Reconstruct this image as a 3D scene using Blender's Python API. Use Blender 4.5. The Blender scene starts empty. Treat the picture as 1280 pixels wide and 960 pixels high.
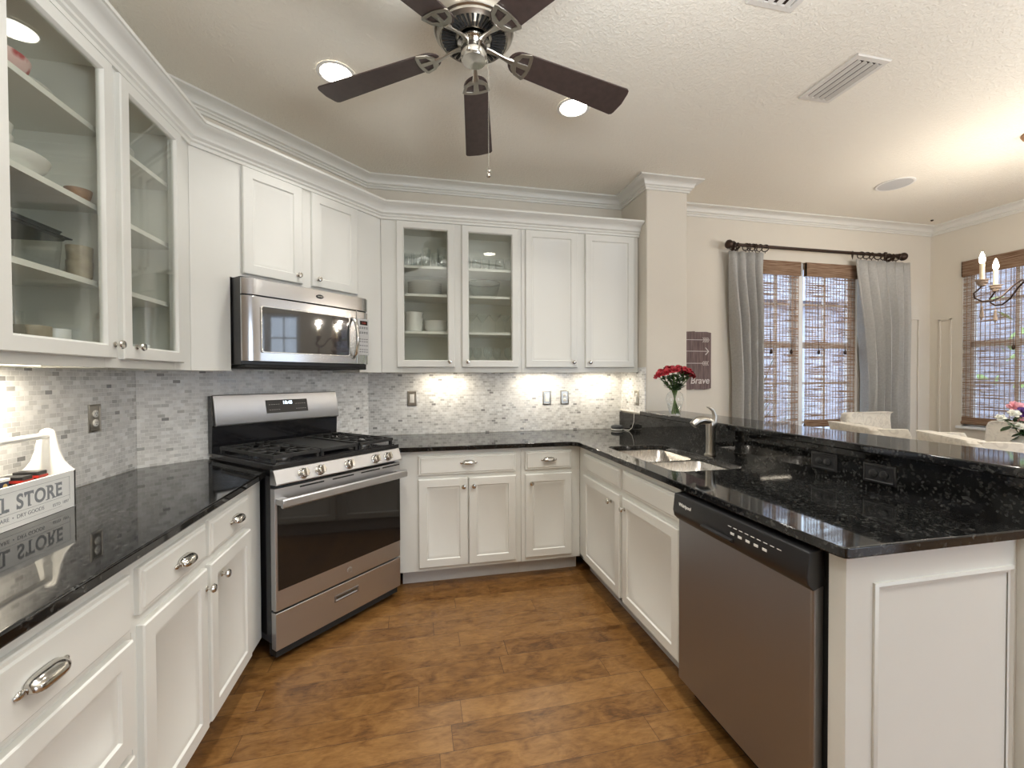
import bpy, bmesh, math, random
from mathutils import Vector, Matrix
random.seed(7)
PI = math.pi
sc = bpy.context.scene
col = sc.collection

# ------------------------------------------------------------------ camera
XL, XC, XS, XE, H = -1.356, -0.372, 1.718, 5.18, 2.875     # left wall, corner on back wall, partition, right wall, ceiling
XP, XJ, YEND, YCOL = 1.099, 1.698, -2.553, -0.418
S2 = math.sqrt(.5)
cam_d = bpy.data.cameras.new('camera'); cam = bpy.data.objects.new('camera', cam_d); col.objects.link(cam)
cam_d.sensor_width = 36; cam_d.lens = 538.5 / 1280 * 36; cam_d.clip_start = .02; cam_d.clip_end = 200
cam.location = (0, -3.4393, 1.3527)
yw, pt, rl = math.radians(12.3095), math.radians(-.827), math.radians(-.1977)
F = Vector((math.sin(yw) * math.cos(pt), math.cos(yw) * math.cos(pt), math.sin(pt)))
R = Vector((math.cos(yw), -math.sin(yw), 0)); U = R.cross(F)
R2 = R * math.cos(rl) + U * math.sin(rl); U2 = -R * math.sin(rl) + U * math.cos(rl)
cam.matrix_world = Matrix(((R2.x, U2.x, -F.x, 0), (R2.y, U2.y, -F.y, -3.4393), (R2.z, U2.z, -F.z, 1.3527), (0, 0, 0, 1)))
sc.camera = cam

# ------------------------------------------------------------------ exposure, world, daylight
sc.view_settings.view_transform = 'Standard'; sc.view_settings.look = 'None'
sc.view_settings.gamma = 1; sc.view_settings.use_curve_mapping = False
sc.view_settings.exposure = 0.34
sc.cycles.transparent_max_bounces = 32
sc.cycles.max_bounces = 10
sc.cycles.diffuse_bounces = 5
w = bpy.data.worlds.new('sky'); sc.world = w; w.use_nodes = True
bg = w.node_tree.nodes['Background']; bg.inputs[0].default_value = (.72, .84, 1, 1); bg.inputs[1].default_value = 4.2

def area(name, loc, rot, sx, sy, power, color, spread=PI):
    l = bpy.data.lights.new(name, 'AREA'); l.shape = 'RECTANGLE'; l.size = sx; l.size_y = sy
    l.energy = power; l.color = color; l.spread = spread
    o = bpy.data.objects.new(name, l); col.objects.link(o); o.location = loc; o.rotation_euler = rot
    return o
# lamps standing in for daylight at unseen rear doors and far side window
area('daylight_rear', (3.55, -7.15, 1.3), (PI / 2, 0, 0), 2.5, 2.2, 6, (.92, .96, 1))
area('daylight_side_far', (5.32, -2.85, 1.45), (0, PI / 2, 0), 2.0, 1.05, 12, (.84, .92, 1))

area('added_uplight', (.5, -3.3, 1.85), (PI, 0, 0), .7, .7, 47, (.93, .97, 1))  # added unseen lamp aimed up to brighten the ceiling; no fixture here
area('added_uplight_far', (3.3, -3.3, 1.85), (PI, 0, 0), .7, .7, 26, (.93, .97, 1))  # second added upward lamp, farther right, also without a fixture

# ------------------------------------------------------------------ materials
def newmat(name):
    m = bpy.data.materials.new(name); m.use_nodes = True
    nt = m.node_tree; return m, nt, nt.nodes['Principled BSDF']
def N(nt, t, **kw):
    n = nt.nodes.new(t)
    for k, v in kw.items():
        if k.startswith('i_'): n.inputs[k[2:].replace('_', ' ')].default_value = v
        else: setattr(n, k, v)
    return n
def simple(name, c, rough=.5, metal=0, spec=.5, emit=None, es=0, coat=0, var=0, vs=8, bump=0, bs=200, aniso=0):
    m, nt, b = newmat(name)
    b.inputs['Base Color'].default_value = (*c, 1); b.inputs['Roughness'].default_value = rough
    b.inputs['Metallic'].default_value = metal; b.inputs['Specular IOR Level'].default_value = spec
    b.inputs['Coat Weight'].default_value = coat
    if emit: b.inputs['Emission Color'].default_value = (*emit, 1); b.inputs['Emission Strength'].default_value = es
    tc = N(nt, 'ShaderNodeTexCoord')
    if var:
        n = N(nt, 'ShaderNodeTexNoise', i_Scale=vs, i_Detail=4.0); nt.links.new(tc.outputs['Object'], n.inputs['Vector'])
        mx = N(nt, 'ShaderNodeMix', data_type='RGBA'); r = N(nt, 'ShaderNodeValToRGB')
        r.color_ramp.elements[0].position = .3; r.color_ramp.elements[1].position = .7
        nt.links.new(n.outputs['Fac'], r.inputs[0]); nt.links.new(r.outputs[0], mx.inputs[0])
        mx.inputs[6].default_value = (*[x * (1 - var) for x in c], 1); mx.inputs[7].default_value = (*[min(1, x * (1 + var)) for x in c], 1)
        nt.links.new(mx.outputs[2], b.inputs['Base Color'])
    if bump:
        n = N(nt, 'ShaderNodeTexNoise', i_Scale=bs, i_Detail=3.0); nt.links.new(tc.outputs['Object'], n.inputs['Vector'])
        bm_ = N(nt, 'ShaderNodeBump', i_Strength=bump, i_Distance=.004); nt.links.new(n.outputs['Fac'], bm_.inputs['Height']); nt.links.new(bm_.outputs[0], b.inputs['Normal'])
    return m
M = {}
M['white'] = simple('white_cabinet_paint', (.74, .742, .705), .36, var=.015, vs=3)
M['inside'] = simple('cabinet_interior_paint', (.76, .76, .70), .5, var=.02)
M['trimw'] = simple('white_trim_paint', (.73, .72, .675), .4, var=.015)
M['wall'] = simple('beige_wall_paint', (.68, .635, .555), .75, var=.02, vs=2, bump=.15, bs=120)
M['toe'] = simple('grey_white_toe_kick_paint', (.62, .61, .60), .5, var=.03)
M['black'] = simple('black_enamel', (.012, .012, .014), .12, spec=.6, var=.05)
M['blackm'] = simple('black_cast_iron', (.02, .02, .02), .5, var=.2, vs=60, bump=.2, bs=400)
M['blackp'] = simple('black_plastic', (.018, .018, .019), .3, var=.05)
M['rubber'] = simple('dark_rubber', (.02, .02, .02), .8, var=.05)
M['chrome'] = simple('polished_nickel', (.62, .60, .56), .16, 1, var=.04, vs=30)
M['nickel'] = simple('brushed_nickel', (.46, .435, .39), .28, 1, var=.05, vs=40)
M['bronze'] = simple('dark_bronze', (.05, .03, .022), .4, .6, var=.15, vs=30)
M['lamp'] = simple('lit_lamp_lens', (1, 1, 1), .5, emit=(1, .93, .8), es=14, var=.01)
M['flame'] = simple('lit_candle_bulb', (1, 1, 1), .5, emit=(1, .9, .72), es=25, var=.01)
M['strip'] = simple('lit_under_cabinet_strip', (1, 1, 1), .5, emit=(1, .86, .6), es=3, var=.01)
M['clock'] = simple('clock_digits', (.8, .9, 1), .5, emit=(.75, .88, 1), es=2, var=.01)
M['china'] = simple('white_china', (.80, .80, .77), .2, coat=.3, var=.02)
M['greyc'] = simple('grey_curtain_linen', (.40, .395, .38), .9, var=.08, vs=60, bump=.3, bs=500)
M['blade'] = simple('dark_walnut_blade', (.055, .036, .032), .4, var=.18, vs=40)
M['candle'] = simple('candle_sleeve_cream', (.8, .68, .5), .6, var=.05, vs=30)
M['chwood'] = simple('greywashed_wood', (.36, .28, .22), .6, var=.2, vs=80)
M['plastic'] = simple('white_plastic', (.78, .77, .74), .35, var=.02)
M['ventm'] = simple('white_vent_enamel', (.70, .67, .62), .45, var=.03)
M['speakerg'] = simple('pale_grey_speaker_grille', (.52, .52, .52), .7, var=.05, vs=200)
M['rose'] = simple('red_rose_petal', (.33, .006, .018), .55, var=.35, vs=60)
M['pinkp'] = simple('pink_rose_petal', (.75, .34, .40), .6, var=.2, vs=60)
M['purplep'] = simple('purple_petal', (.10, .035, .22), .6, var=.2, vs=60)
M['whitep'] = simple('white_petal', (.8, .8, .72), .6, var=.06, vs=60)
M['leaf'] = simple('green_leaf', (.035, .085, .025), .5, var=.3, vs=40)
M['stem'] = simple('green_stem', (.10, .17, .045), .5, var=.2, vs=60)
M['navy'] = simple('navy_box_card', (.012, .022, .07), .4, var=.1)
M['redp'] = simple('red_foil', (.5, .04, .03), .3, var=.1)
M['gold'] = simple('gold_ink', (.6, .42, .15), .4, var=.1)
M['ink'] = simple('grey_stencil_ink', (.23, .24, .25), .8, var=.12, vs=90)
M['signink'] = simple('white_sign_paint', (.62, .57, .55), .8, var=.1, vs=90)
M['charcoal'] = simple('charcoal_fabric', (.045, .05, .055), .95, var=.2, vs=400)
M['brownw'] = simple('brown_turned_wood', (.30, .16, .08), .5, var=.25, vs=40)
M['tanw'] = simple('tan_ceramic', (.38, .33, .25), .5, var=.15, vs=40)
M['ground'] = simple('mulch_ground', (.16, .13, .11), .9, var=.4, vs=3)
M['palm'] = simple('palm_frond_green', (.07, .10, .05), .6, var=.3, vs=5)
M['bush'] = simple('pale_green_leaves', (.32, .48, .16), .6, var=.4, vs=6)
M['screen'] = simple('grey_screen_boards', (.40, .40, .46), .9, var=.15, vs=8)
M['stucco'] = simple('pale_stucco', (.62, .63, .72), .9, var=.08, vs=4)
M['shingle'] = simple('grey_roof_shingles', (.30, .31, .36), .9, var=.25, vs=14)
M['fabric_d'] = simple('dark_wood_table', (.14, .085, .05), .35, var=.3, vs=20)
M['casew'] = simple('window_frame_white', (.76, .78, .80), .4, var=.02)

def stainless(name, c, rough, sx, sz):
    m, nt, b = newmat(name)
    b.inputs['Metallic'].default_value = 1; b.inputs['Base Color'].default_value = (*c, 1)
    tc = N(nt, 'ShaderNodeTexCoord'); mp = N(nt, 'ShaderNodeMapping'); mp.inputs['Scale'].default_value = (sx, sx, sz)
    n = N(nt, 'ShaderNodeTexNoise', i_Scale=1.0, i_Detail=3.0)
    nt.links.new(tc.outputs['Object'], mp.inputs[0]); nt.links.new(mp.outputs[0], n.inputs['Vector'])
    r = N(nt, 'ShaderNodeMapRange'); r.inputs['To Min'].default_value = rough * .85; r.inputs['To Max'].default_value = rough * 1.2
    nt.links.new(n.outputs['Fac'], r.inputs[0]); nt.links.new(r.outputs[0], b.inputs['Roughness'])
    bp = N(nt, 'ShaderNodeBump', i_Strength=.012, i_Distance=.001); nt.links.new(n.outputs['Fac'], bp.inputs['Height']); nt.links.new(bp.outputs[0], b.inputs['Normal'])
    return m
M['steel'] = stainless('brushed_stainless_steel', (.60, .60, .61), .36, 3, 900)
M['steelp'] = stainless('polished_stainless_steel', (.56, .56, .57), .16, 3, 900)
M['steelv'] = stainless('satin_stainless_steel', (.36, .36, .37), .38, 900, 3)
M['sinks'] = stainless('sink_stainless_steel', (.55, .52, .48), .27, 400, 30)

def glassmat(name, tint=(.93, .96, .93), refl=1.0, rough=.0, ior=1.5):
    m = bpy.data.materials.new(name); m.use_nodes = True; nt = m.node_tree; nt.nodes.clear()
    o = N(nt, 'ShaderNodeOutputMaterial'); t = N(nt, 'ShaderNodeBsdfTransparent'); g = N(nt, 'ShaderNodeBsdfGlossy')
    t.inputs[0].default_value = (*tint, 1); g.inputs['Roughness'].default_value = rough
    f = N(nt, 'ShaderNodeFresnel'); f.inputs[0].default_value = ior; mx = N(nt, 'ShaderNodeMixShader')
    mu = N(nt, 'ShaderNodeMath', operation='MULTIPLY'); mu.inputs[1].default_value = refl
    ge = N(nt, 'ShaderNodeNewGeometry'); ir = N(nt, 'ShaderNodeMix', data_type='FLOAT'); ir.inputs[2].default_value = ior; ir.inputs[3].default_value = 1 / ior
    nt.links.new(ge.outputs['Backfacing'], ir.inputs[0]); nt.links.new(ir.outputs[0], f.inputs[0])
    nt.links.new(f.outputs[0], mu.inputs[0]); nt.links.new(mu.outputs[0], mx.inputs[0])
    nt.links.new(t.outputs[0], mx.inputs[1]); nt.links.new(g.outputs[0], mx.inputs[2]); nt.links.new(mx.outputs[0], o.inputs[0])
    return m
M['pane'] = glassmat('clear_cabinet_glass', (.955, .965, .945), 1.0)
M['glass'] = glassmat('clear_drinking_glass', (.97, .98, .98), 1.0, .02, 1.6)
M['wglass'] = glassmat('window_glass', (.95, .97, .98), 1.0)
M['ovenglass'] = simple('smoked_oven_glass', (.012, .010, .009), .05, spec=.7, var=.05)
M['mwglass'] = simple('smoked_mirror_glass', (.02, .022, .026), .04, spec=1.0, coat=1, var=.05)

def granite():
    m, nt, b = newmat('black_speckled_granite')
    tc = N(nt, 'ShaderNodeTexCoord')
    v = N(nt, 'ShaderNodeTexVoronoi', i_Scale=130.0); nt.links.new(tc.outputs['Object'], v.inputs['Vector'])
    wn = N(nt, 'ShaderNodeTexNoise', i_Scale=30.0, i_Detail=6.0, i_Roughness=.7); nt.links.new(tc.outputs['Object'], wn.inputs['Vector'])
    sep = N(nt, 'ShaderNodeSeparateColor'); nt.links.new(v.outputs['Color'], sep.inputs[0])
    r1 = N(nt, 'ShaderNodeValToRGB'); e = r1.color_ramp.elements; e[0].position = .62; e[0].color = (0, 0, 0, 1); e[1].position = .95; e[1].color = (1, 1, 1, 1)
    nt.links.new(sep.outputs[0], r1.inputs[0])
    r2 = N(nt, 'ShaderNodeValToRGB'); e = r2.color_ramp.elements; e[0].position = .42; e[0].color = (0, 0, 0, 1); e[1].position = .62; e[1].color = (1, 1, 1, 1)
    nt.links.new(wn.outputs['Fac'], r2.inputs[0])
    mu = N(nt, 'ShaderNodeMath', operation='MULTIPLY'); nt.links.new(r1.outputs[0], mu.inputs[0]); nt.links.new(r2.outputs[0], mu.inputs[1])
    mx = N(nt, 'ShaderNodeMix', data_type='RGBA'); mx.inputs[6].default_value = (.006, .006, .006, 1); mx.inputs[7].default_value = (.07, .07, .066, 1)
    nt.links.new(mu.outputs[0], mx.inputs[0]); nt.links.new(mx.outputs[2], b.inputs['Base Color'])
    b.inputs['Roughness'].default_value = .045; b.inputs['IOR'].default_value = 1.55
    return m
M['granite'] = granite()

def combine_xz(nt, tc, a=0, b_=2):
    s = N(nt, 'ShaderNodeSeparateXYZ'); nt.links.new(tc.outputs['Object'], s.inputs[0])
    c = N(nt, 'ShaderNodeCombineXYZ'); nt.links.new(s.outputs[a], c.inputs[0]); nt.links.new(s.outputs[b_], c.inputs[1]); return c
def tilemat():
    m, nt, b = newmat('marble_brick_mosaic')
    tc = N(nt, 'ShaderNodeTexCoord'); c = combine_xz(nt, tc)
    br = N(nt, 'ShaderNodeTexBrick'); br.offset = .5; br.squash = 1
    br.inputs['Scale'].default_value = 1; br.inputs['Brick Width'].default_value = .034; br.inputs['Row Height'].default_value = .0175
    br.inputs['Mortar Size'].default_value = .0011; br.inputs['Mortar Smooth'].default_value = .3; br.inputs['Bias'].default_value = 0
    br.inputs['Color1'].default_value = (0, 0, 0, 1); br.inputs['Color2'].default_value = (1, 1, 1, 1); br.inputs['Mortar'].default_value = (.5, .5, .5, 1)
    nt.links.new(c.outputs[0], br.inputs['Vector'])
    rp = N(nt, 'ShaderNodeValToRGB'); e = rp.color_ramp.elements
    e[0].position = 0; e[0].color = (.27, .27, .27, 1); e[1].position = 1; e[1].color = (.86, .87, .87, 1)
    for p_, q in ((.02, .50), (.08, .66), (.35, .73), (.75, .82)):
        x = e.new(p_); x.color = (q, q, q * .985, 1)
    nt.links.new(br.outputs['Color'], rp.inputs[0])
    n = N(nt, 'ShaderNodeTexNoise', i_Scale=22.0, i_Detail=6.0, i_Distortion=1.0); nt.links.new(c.outputs[0], n.inputs['Vector'])
    mr = N(nt, 'ShaderNodeMapRange'); mr.inputs[1].default_value = .3; mr.inputs[2].default_value = .7; mr.inputs[3].default_value = .84; mr.inputs[4].default_value = 1.06
    nt.links.new(n.outputs['Fac'], mr.inputs[0])
    mu = N(nt, 'ShaderNodeMix', data_type='RGBA', blend_type='MULTIPLY'); mu.inputs[0].default_value = 1
    nt.links.new(rp.outputs[0], mu.inputs[6]); nt.links.new(mr.outputs[0], mu.inputs[7])
    mx = N(nt, 'ShaderNodeMix', data_type='RGBA'); mx.inputs[7].default_value = (.84, .84, .83, 1)
    nt.links.new(br.outputs['Fac'], mx.inputs[0]); nt.links.new(mu.outputs[2], mx.inputs[6]); nt.links.new(mx.outputs[2], b.inputs['Base Color'])
    # every little tile has its own tilt and polish
    wn = N(nt, 'ShaderNodeMapRange'); wn.inputs[3].default_value = .12; wn.inputs[4].default_value = .34
    nt.links.new(br.outputs['Color'], wn.inputs[0]); 
    rm = N(nt, 'ShaderNodeMix', data_type='FLOAT'); nt.links.new(br.outputs['Fac'], rm.inputs[0]); nt.links.new(wn.outputs[0], rm.inputs[2]); rm.inputs[3].default_value = .8
    nt.links.new(rm.outputs[0], b.inputs['Roughness'])
    inv = N(nt, 'ShaderNodeMath', operation='SUBTRACT'); inv.inputs[0].default_value = 1; nt.links.new(br.outputs['Fac'], inv.inputs[1])
    bp = N(nt, 'ShaderNodeBump', i_Strength=.5, i_Distance=.0015); nt.links.new(inv.outputs[0], bp.inputs['Height']); nt.links.new(bp.outputs[0], b.inputs['Normal'])
    return m
M['tile'] = tilemat()

def floormat():
    m, nt, b = newmat('hand_scraped_maple_planks')
    tc = N(nt, 'ShaderNodeTexCoord'); s = N(nt, 'ShaderNodeSeparateXYZ'); nt.links.new(tc.outputs['Object'], s.inputs[0])
    def ma(op, a, b_=None, c=None):
        n = N(nt, 'ShaderNodeMath', operation=op)
        for i, x in enumerate((a, b_, c)):
            if x is None: continue
            if isinstance(x, (int, float)): n.inputs[i].default_value = x
            else: nt.links.new(x, n.inputs[i])
        return n.outputs[0]
    PW = .1215
    ry = ma('DIVIDE', ma('ADD', s.outputs[1], 1.765 + PW * 40), PW); row = ma('FLOOR', ry); fy = ma('FRACT', ry)
    wn = N(nt, 'ShaderNodeTexWhiteNoise', noise_dimensions='1D'); nt.links.new(row, wn.inputs['W'])
    ln = ma('ADD', .75, ma('MULTIPLY', wn.outputs['Value'], .5))
    rx = ma('ADD', ma('DIVIDE', ma('ADD', s.outputs[0], 20.0), ln), ma('MULTIPLY', wn.outputs['Value'], 37.7)); cell = ma('FLOOR', rx); fx = ma('FRACT', rx)
    cv = N(nt, 'ShaderNodeCombineXYZ'); nt.links.new(row, cv.inputs[0]); nt.links.new(cell, cv.inputs[1])
    w2 = N(nt, 'ShaderNodeTexWhiteNoise', noise_dimensions='2D'); nt.links.new(cv.outputs[0], w2.inputs['Vector'])
    # blotchy hand-scraped stain, stretched along the plank, shifted per plank
    g = N(nt, 'ShaderNodeCombineXYZ'); nt.links.new(ma('ADD', s.outputs[0], ma('MULTIPLY', w2.outputs['Value'], 17.0)), g.inputs[0])
    nt.links.new(ma('MULTIPLY', s.outputs[1], 1.7), g.inputs[1]); nt.links.new(ma('MULTIPLY', w2.outputs['Value'], 9.0), g.inputs[2])
    n1 = N(nt, 'ShaderNodeTexNoise', i_Scale=7.0, i_Detail=8.0, i_Roughness=.68, i_Distortion=1.2); nt.links.new(g.outputs[0], n1.inputs['Vector'])
    g2 = N(nt, 'ShaderNodeMapping'); g2.inputs['Scale'].default_value = (9, 24, 1); nt.links.new(g.outputs[0], g2.inputs[0])
    n2 = N(nt, 'ShaderNodeTexNoise', i_Scale=2.0, i_Detail=5.0, i_Distortion=1.2); nt.links.new(g2.outputs[0], n2.inputs['Vector'])
    f = ma('ADD', ma('ADD', ma('MULTIPLY', n1.outputs['Fac'], .85), ma('MULTIPLY', n2.outputs['Fac'], .4)), ma('ADD', ma('MULTIPLY', w2.outputs['Value'], .16), .07))
    rp = N(nt, 'ShaderNodeValToRGB'); e = rp.color_ramp.elements
    e[0].position = .47; e[0].color = (.042, .016, .004, 1); e[1].position = .97; e[1].color = (.29, .150, .048, 1)
    x = e.new(.60); x.color = (.105, .045, .012, 1); x = e.new(.74); x.color = (.185, .086, .024, 1)
    nt.links.new(f, rp.inputs[0])
    ey = ma('MINIMUM', fy, ma('SUBTRACT', 1.0, fy)); ex = ma('MINIMUM', fx, ma('SUBTRACT', 1.0, fx))
    gy = ma('LESS_THAN', ey, .010); gx = ma('LESS_THAN', ex, .0016); gap = ma('MAXIMUM', gy, gx)
    mx = N(nt, 'ShaderNodeMix', data_type='RGBA'); mx.inputs[7].default_value = (.05, .02, .008, 1)
    nt.links.new(ma('MULTIPLY', gap, .75), mx.inputs[0]); nt.links.new(rp.outputs[0], mx.inputs[6]); nt.links.new(mx.outputs[2], b.inputs['Base Color'])
    b.inputs['Roughness'].default_value = .3
    hh = ma('SUBTRACT', ma('ADD', ma('MULTIPLY', n1.outputs['Fac'], .6), ma('MULTIPLY', n2.outputs['Fac'], .25)), gap)
    bp = N(nt, 'ShaderNodeBump', i_Strength=.3, i_Distance=.004); nt.links.new(hh, bp.inputs['Height']); nt.links.new(bp.outputs[0], b.inputs['Normal'])
    return m
M['floor'] = floormat()

def ceilmat():
    m, nt, b = newmat('knockdown_ceiling_texture')
    b.inputs['Base Color'].default_value = (.86, .82, .73, 1); b.inputs['Roughness'].default_value = .9
    tc = N(nt, 'ShaderNodeTexCoord'); n = N(nt, 'ShaderNodeTexNoise', i_Scale=62.0, i_Detail=3.0, i_Roughness=.55, i_Distortion=.6); nt.links.new(tc.outputs['Object'], n.inputs['Vector'])
    r = N(nt, 'ShaderNodeValToRGB'); r.color_ramp.elements[0].position = .44; r.color_ramp.elements[1].position = .6
    nt.links.new(n.outputs['Fac'], r.inputs[0])
    bp = N(nt, 'ShaderNodeBump', i_Strength=.45, i_Distance=.003); nt.links.new(r.outputs[0], bp.inputs['Height']); nt.links.new(bp.outputs[0], b.inputs['Normal'])
    return m
M['ceil'] = ceilmat()

def blindmat(name, opaque):
    m = bpy.data.materials.new(name); m.use_nodes = True; nt = m.node_tree; nt.nodes.clear()
    o = N(nt, 'ShaderNodeOutputMaterial'); tc = N(nt, 'ShaderNodeTexCoord')
    s = N(nt, 'ShaderNodeSeparateXYZ'); nt.links.new(tc.outputs['Object'], s.inputs[0])
    mp = N(nt, 'ShaderNodeMapping'); mp.inputs['Scale'].default_value = (3, 3, 150); nt.links.new(tc.outputs['Object'], mp.inputs[0])
    n = N(nt, 'ShaderNodeTexNoise', i_Scale=1.0, i_Detail=3.0, i_Roughness=.6); nt.links.new(mp.outputs[0], n.inputs['Vector'])
    gt = N(nt, 'ShaderNodeValToRGB'); e = gt.color_ramp.elements; k = .30 if opaque else .495
    e[0].position = k; e[0].color = (.12, .12, .12, 1); e[1].position = k + .08; e[1].color = (1, 1, 1, 1)
    if opaque: e[0].color = (.97, .97, .97, 1)
    nt.links.new(n.outputs['Fac'], gt.inputs[0])
    sn = N(nt, 'ShaderNodeMath', operation='PINGPONG'); sn.inputs[1].default_value = .0175; nt.links.new(s.outputs[0], sn.inputs[0])
    th = N(nt, 'ShaderNodeMath', operation='LESS_THAN'); th.inputs[1].default_value = .0022; nt.links.new(sn.outputs[0], th.inputs[0])
    mxm = N(nt, 'ShaderNodeMath', operation='MAXIMUM'); nt.links.new(gt.outputs[0], mxm.inputs[0]); nt.links.new(th.outputs[0], mxm.inputs[1])
    rp = N(nt, 'ShaderNodeValToRGB'); e = rp.color_ramp.elements; e[0].position = .35; e[0].color = (.20, .11, .065, 1); e[1].position = .7; e[1].color = (.55, .40, .29, 1)
    n3 = N(nt, 'ShaderNodeTexNoise', i_Scale=2.2, i_Detail=4.0); nt.links.new(mp.outputs[0], n3.inputs['Vector']); nt.links.new(n3.outputs['Fac'], rp.inputs[0])
    d = N(nt, 'ShaderNodeBsdfDiffuse'); tr = N(nt, 'ShaderNodeBsdfTranslucent'); nt.links.new(rp.outputs[0], d.inputs[0]); nt.links.new(rp.outputs[0], tr.inputs[0])
    m1 = N(nt, 'ShaderNodeMixShader'); m1.inputs[0].default_value = .35; nt.links.new(d.outputs[0], m1.inputs[1]); nt.links.new(tr.outputs[0], m1.inputs[2])
    t = N(nt, 'ShaderNodeBsdfTransparent'); m2 = N(nt, 'ShaderNodeMixShader')
    nt.links.new(mxm.outputs[0], m2.inputs[0]); nt.links.new(t.outputs[0], m2.inputs[1]); nt.links.new(m1.outputs[0], m2.inputs[2]); nt.links.new(m2.outputs[0], o.inputs[0])
    return m
M['blind'] = blindmat('woven_wood_shade', False); M['blindv'] = blindmat('woven_wood_valance', True)

def damask():
    m, nt, b = newmat('cream_marbled_upholstery')
    tc = N(nt, 'ShaderNodeTexCoord'); n = N(nt, 'ShaderNodeTexNoise', i_Scale=14.0, i_Detail=6.0, i_Distortion=2.5); nt.links.new(tc.outputs['Object'], n.inputs['Vector'])
    r = N(nt, 'ShaderNodeValToRGB'); e = r.color_ramp.elements; e[0].position = .40; e[0].color = (.62, .57, .49, 1); e[1].position = .52; e[1].color = (.72, .67, .58, 1)
    nt.links.new(n.outputs['Fac'], r.inputs[0]); nt.links.new(r.outputs[0], b.inputs['Base Color']); b.inputs['Roughness'].default_value = .85
    return m
M['damask'] = damask()
def signmat():
    m, nt, b = newmat('weathered_purple_brown_boards')
    tc = N(nt, 'ShaderNodeTexCoord'); mp = N(nt, 'ShaderNodeMapping'); mp.inputs['Scale'].default_value = (60, 60, 6); nt.links.new(tc.outputs['Object'], mp.inputs[0])
    n = N(nt, 'ShaderNodeTexNoise', i_Scale=1.0, i_Detail=5.0); nt.links.new(mp.outputs[0], n.inputs['Vector'])
    r = N(nt, 'ShaderNodeValToRGB'); e = r.color_ramp.elements; e[0].position = .3; e[0].color = (.10, .065, .062, 1); e[1].position = .7; e[1].color = (.21, .15, .145, 1)
    nt.links.new(n.outputs['Fac'], r.inputs[0]); nt.links.new(r.outputs[0], b.inputs['Base Color']); b.inputs['Roughness'].default_value = .8
    return m
M['sign'] = signmat()
def floral():
    m, nt, b = newmat('pink_floral_china')
    tc = N(nt, 'ShaderNodeTexCoord'); v = N(nt, 'ShaderNodeTexVoronoi', i_Scale=26.0); nt.links.new(tc.outputs['Object'], v.inputs['Vector'])
    r = N(nt, 'ShaderNodeValToRGB'); e = r.color_ramp.elements; e[0].position = .18; e[0].color = (.45, .05, .06, 1); e[1].position = .42; e[1].color = (.72, .50, .48, 1)
    nt.links.new(v.outputs['Distance'], r.inputs[0]); nt.links.new(r.outputs[0], b.inputs['Base Color']); b.inputs['Roughness'].default_value = .25
    return m
M['floral'] = floral()
def gingham():
    m, nt, b = newmat('red_and_grey_checked_glaze')
    tc = N(nt, 'ShaderNodeTexCoord'); br = N(nt, 'ShaderNodeTexBrick'); c = combine_xz(nt, tc); nt.links.new(c.outputs[0], br.inputs['Vector'])
    br.offset = 0; br.inputs['Scale'].default_value = 1; br.inputs['Brick Width'].default_value = .008; br.inputs['Row Height'].default_value = .008; br.inputs['Mortar Size'].default_value = .0012
    br.inputs['Color1'].default_value = (.5, .46, .4, 1); br.inputs['Color2'].default_value = (.56, .4, .35, 1); br.inputs['Mortar'].default_value = (.15, .12, .11, 1)
    nt.links.new(br.outputs['Color'], b.inputs['Base Color']); b.inputs['Roughness'].default_value = .3
    return m
M['check'] = gingham()

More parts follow.
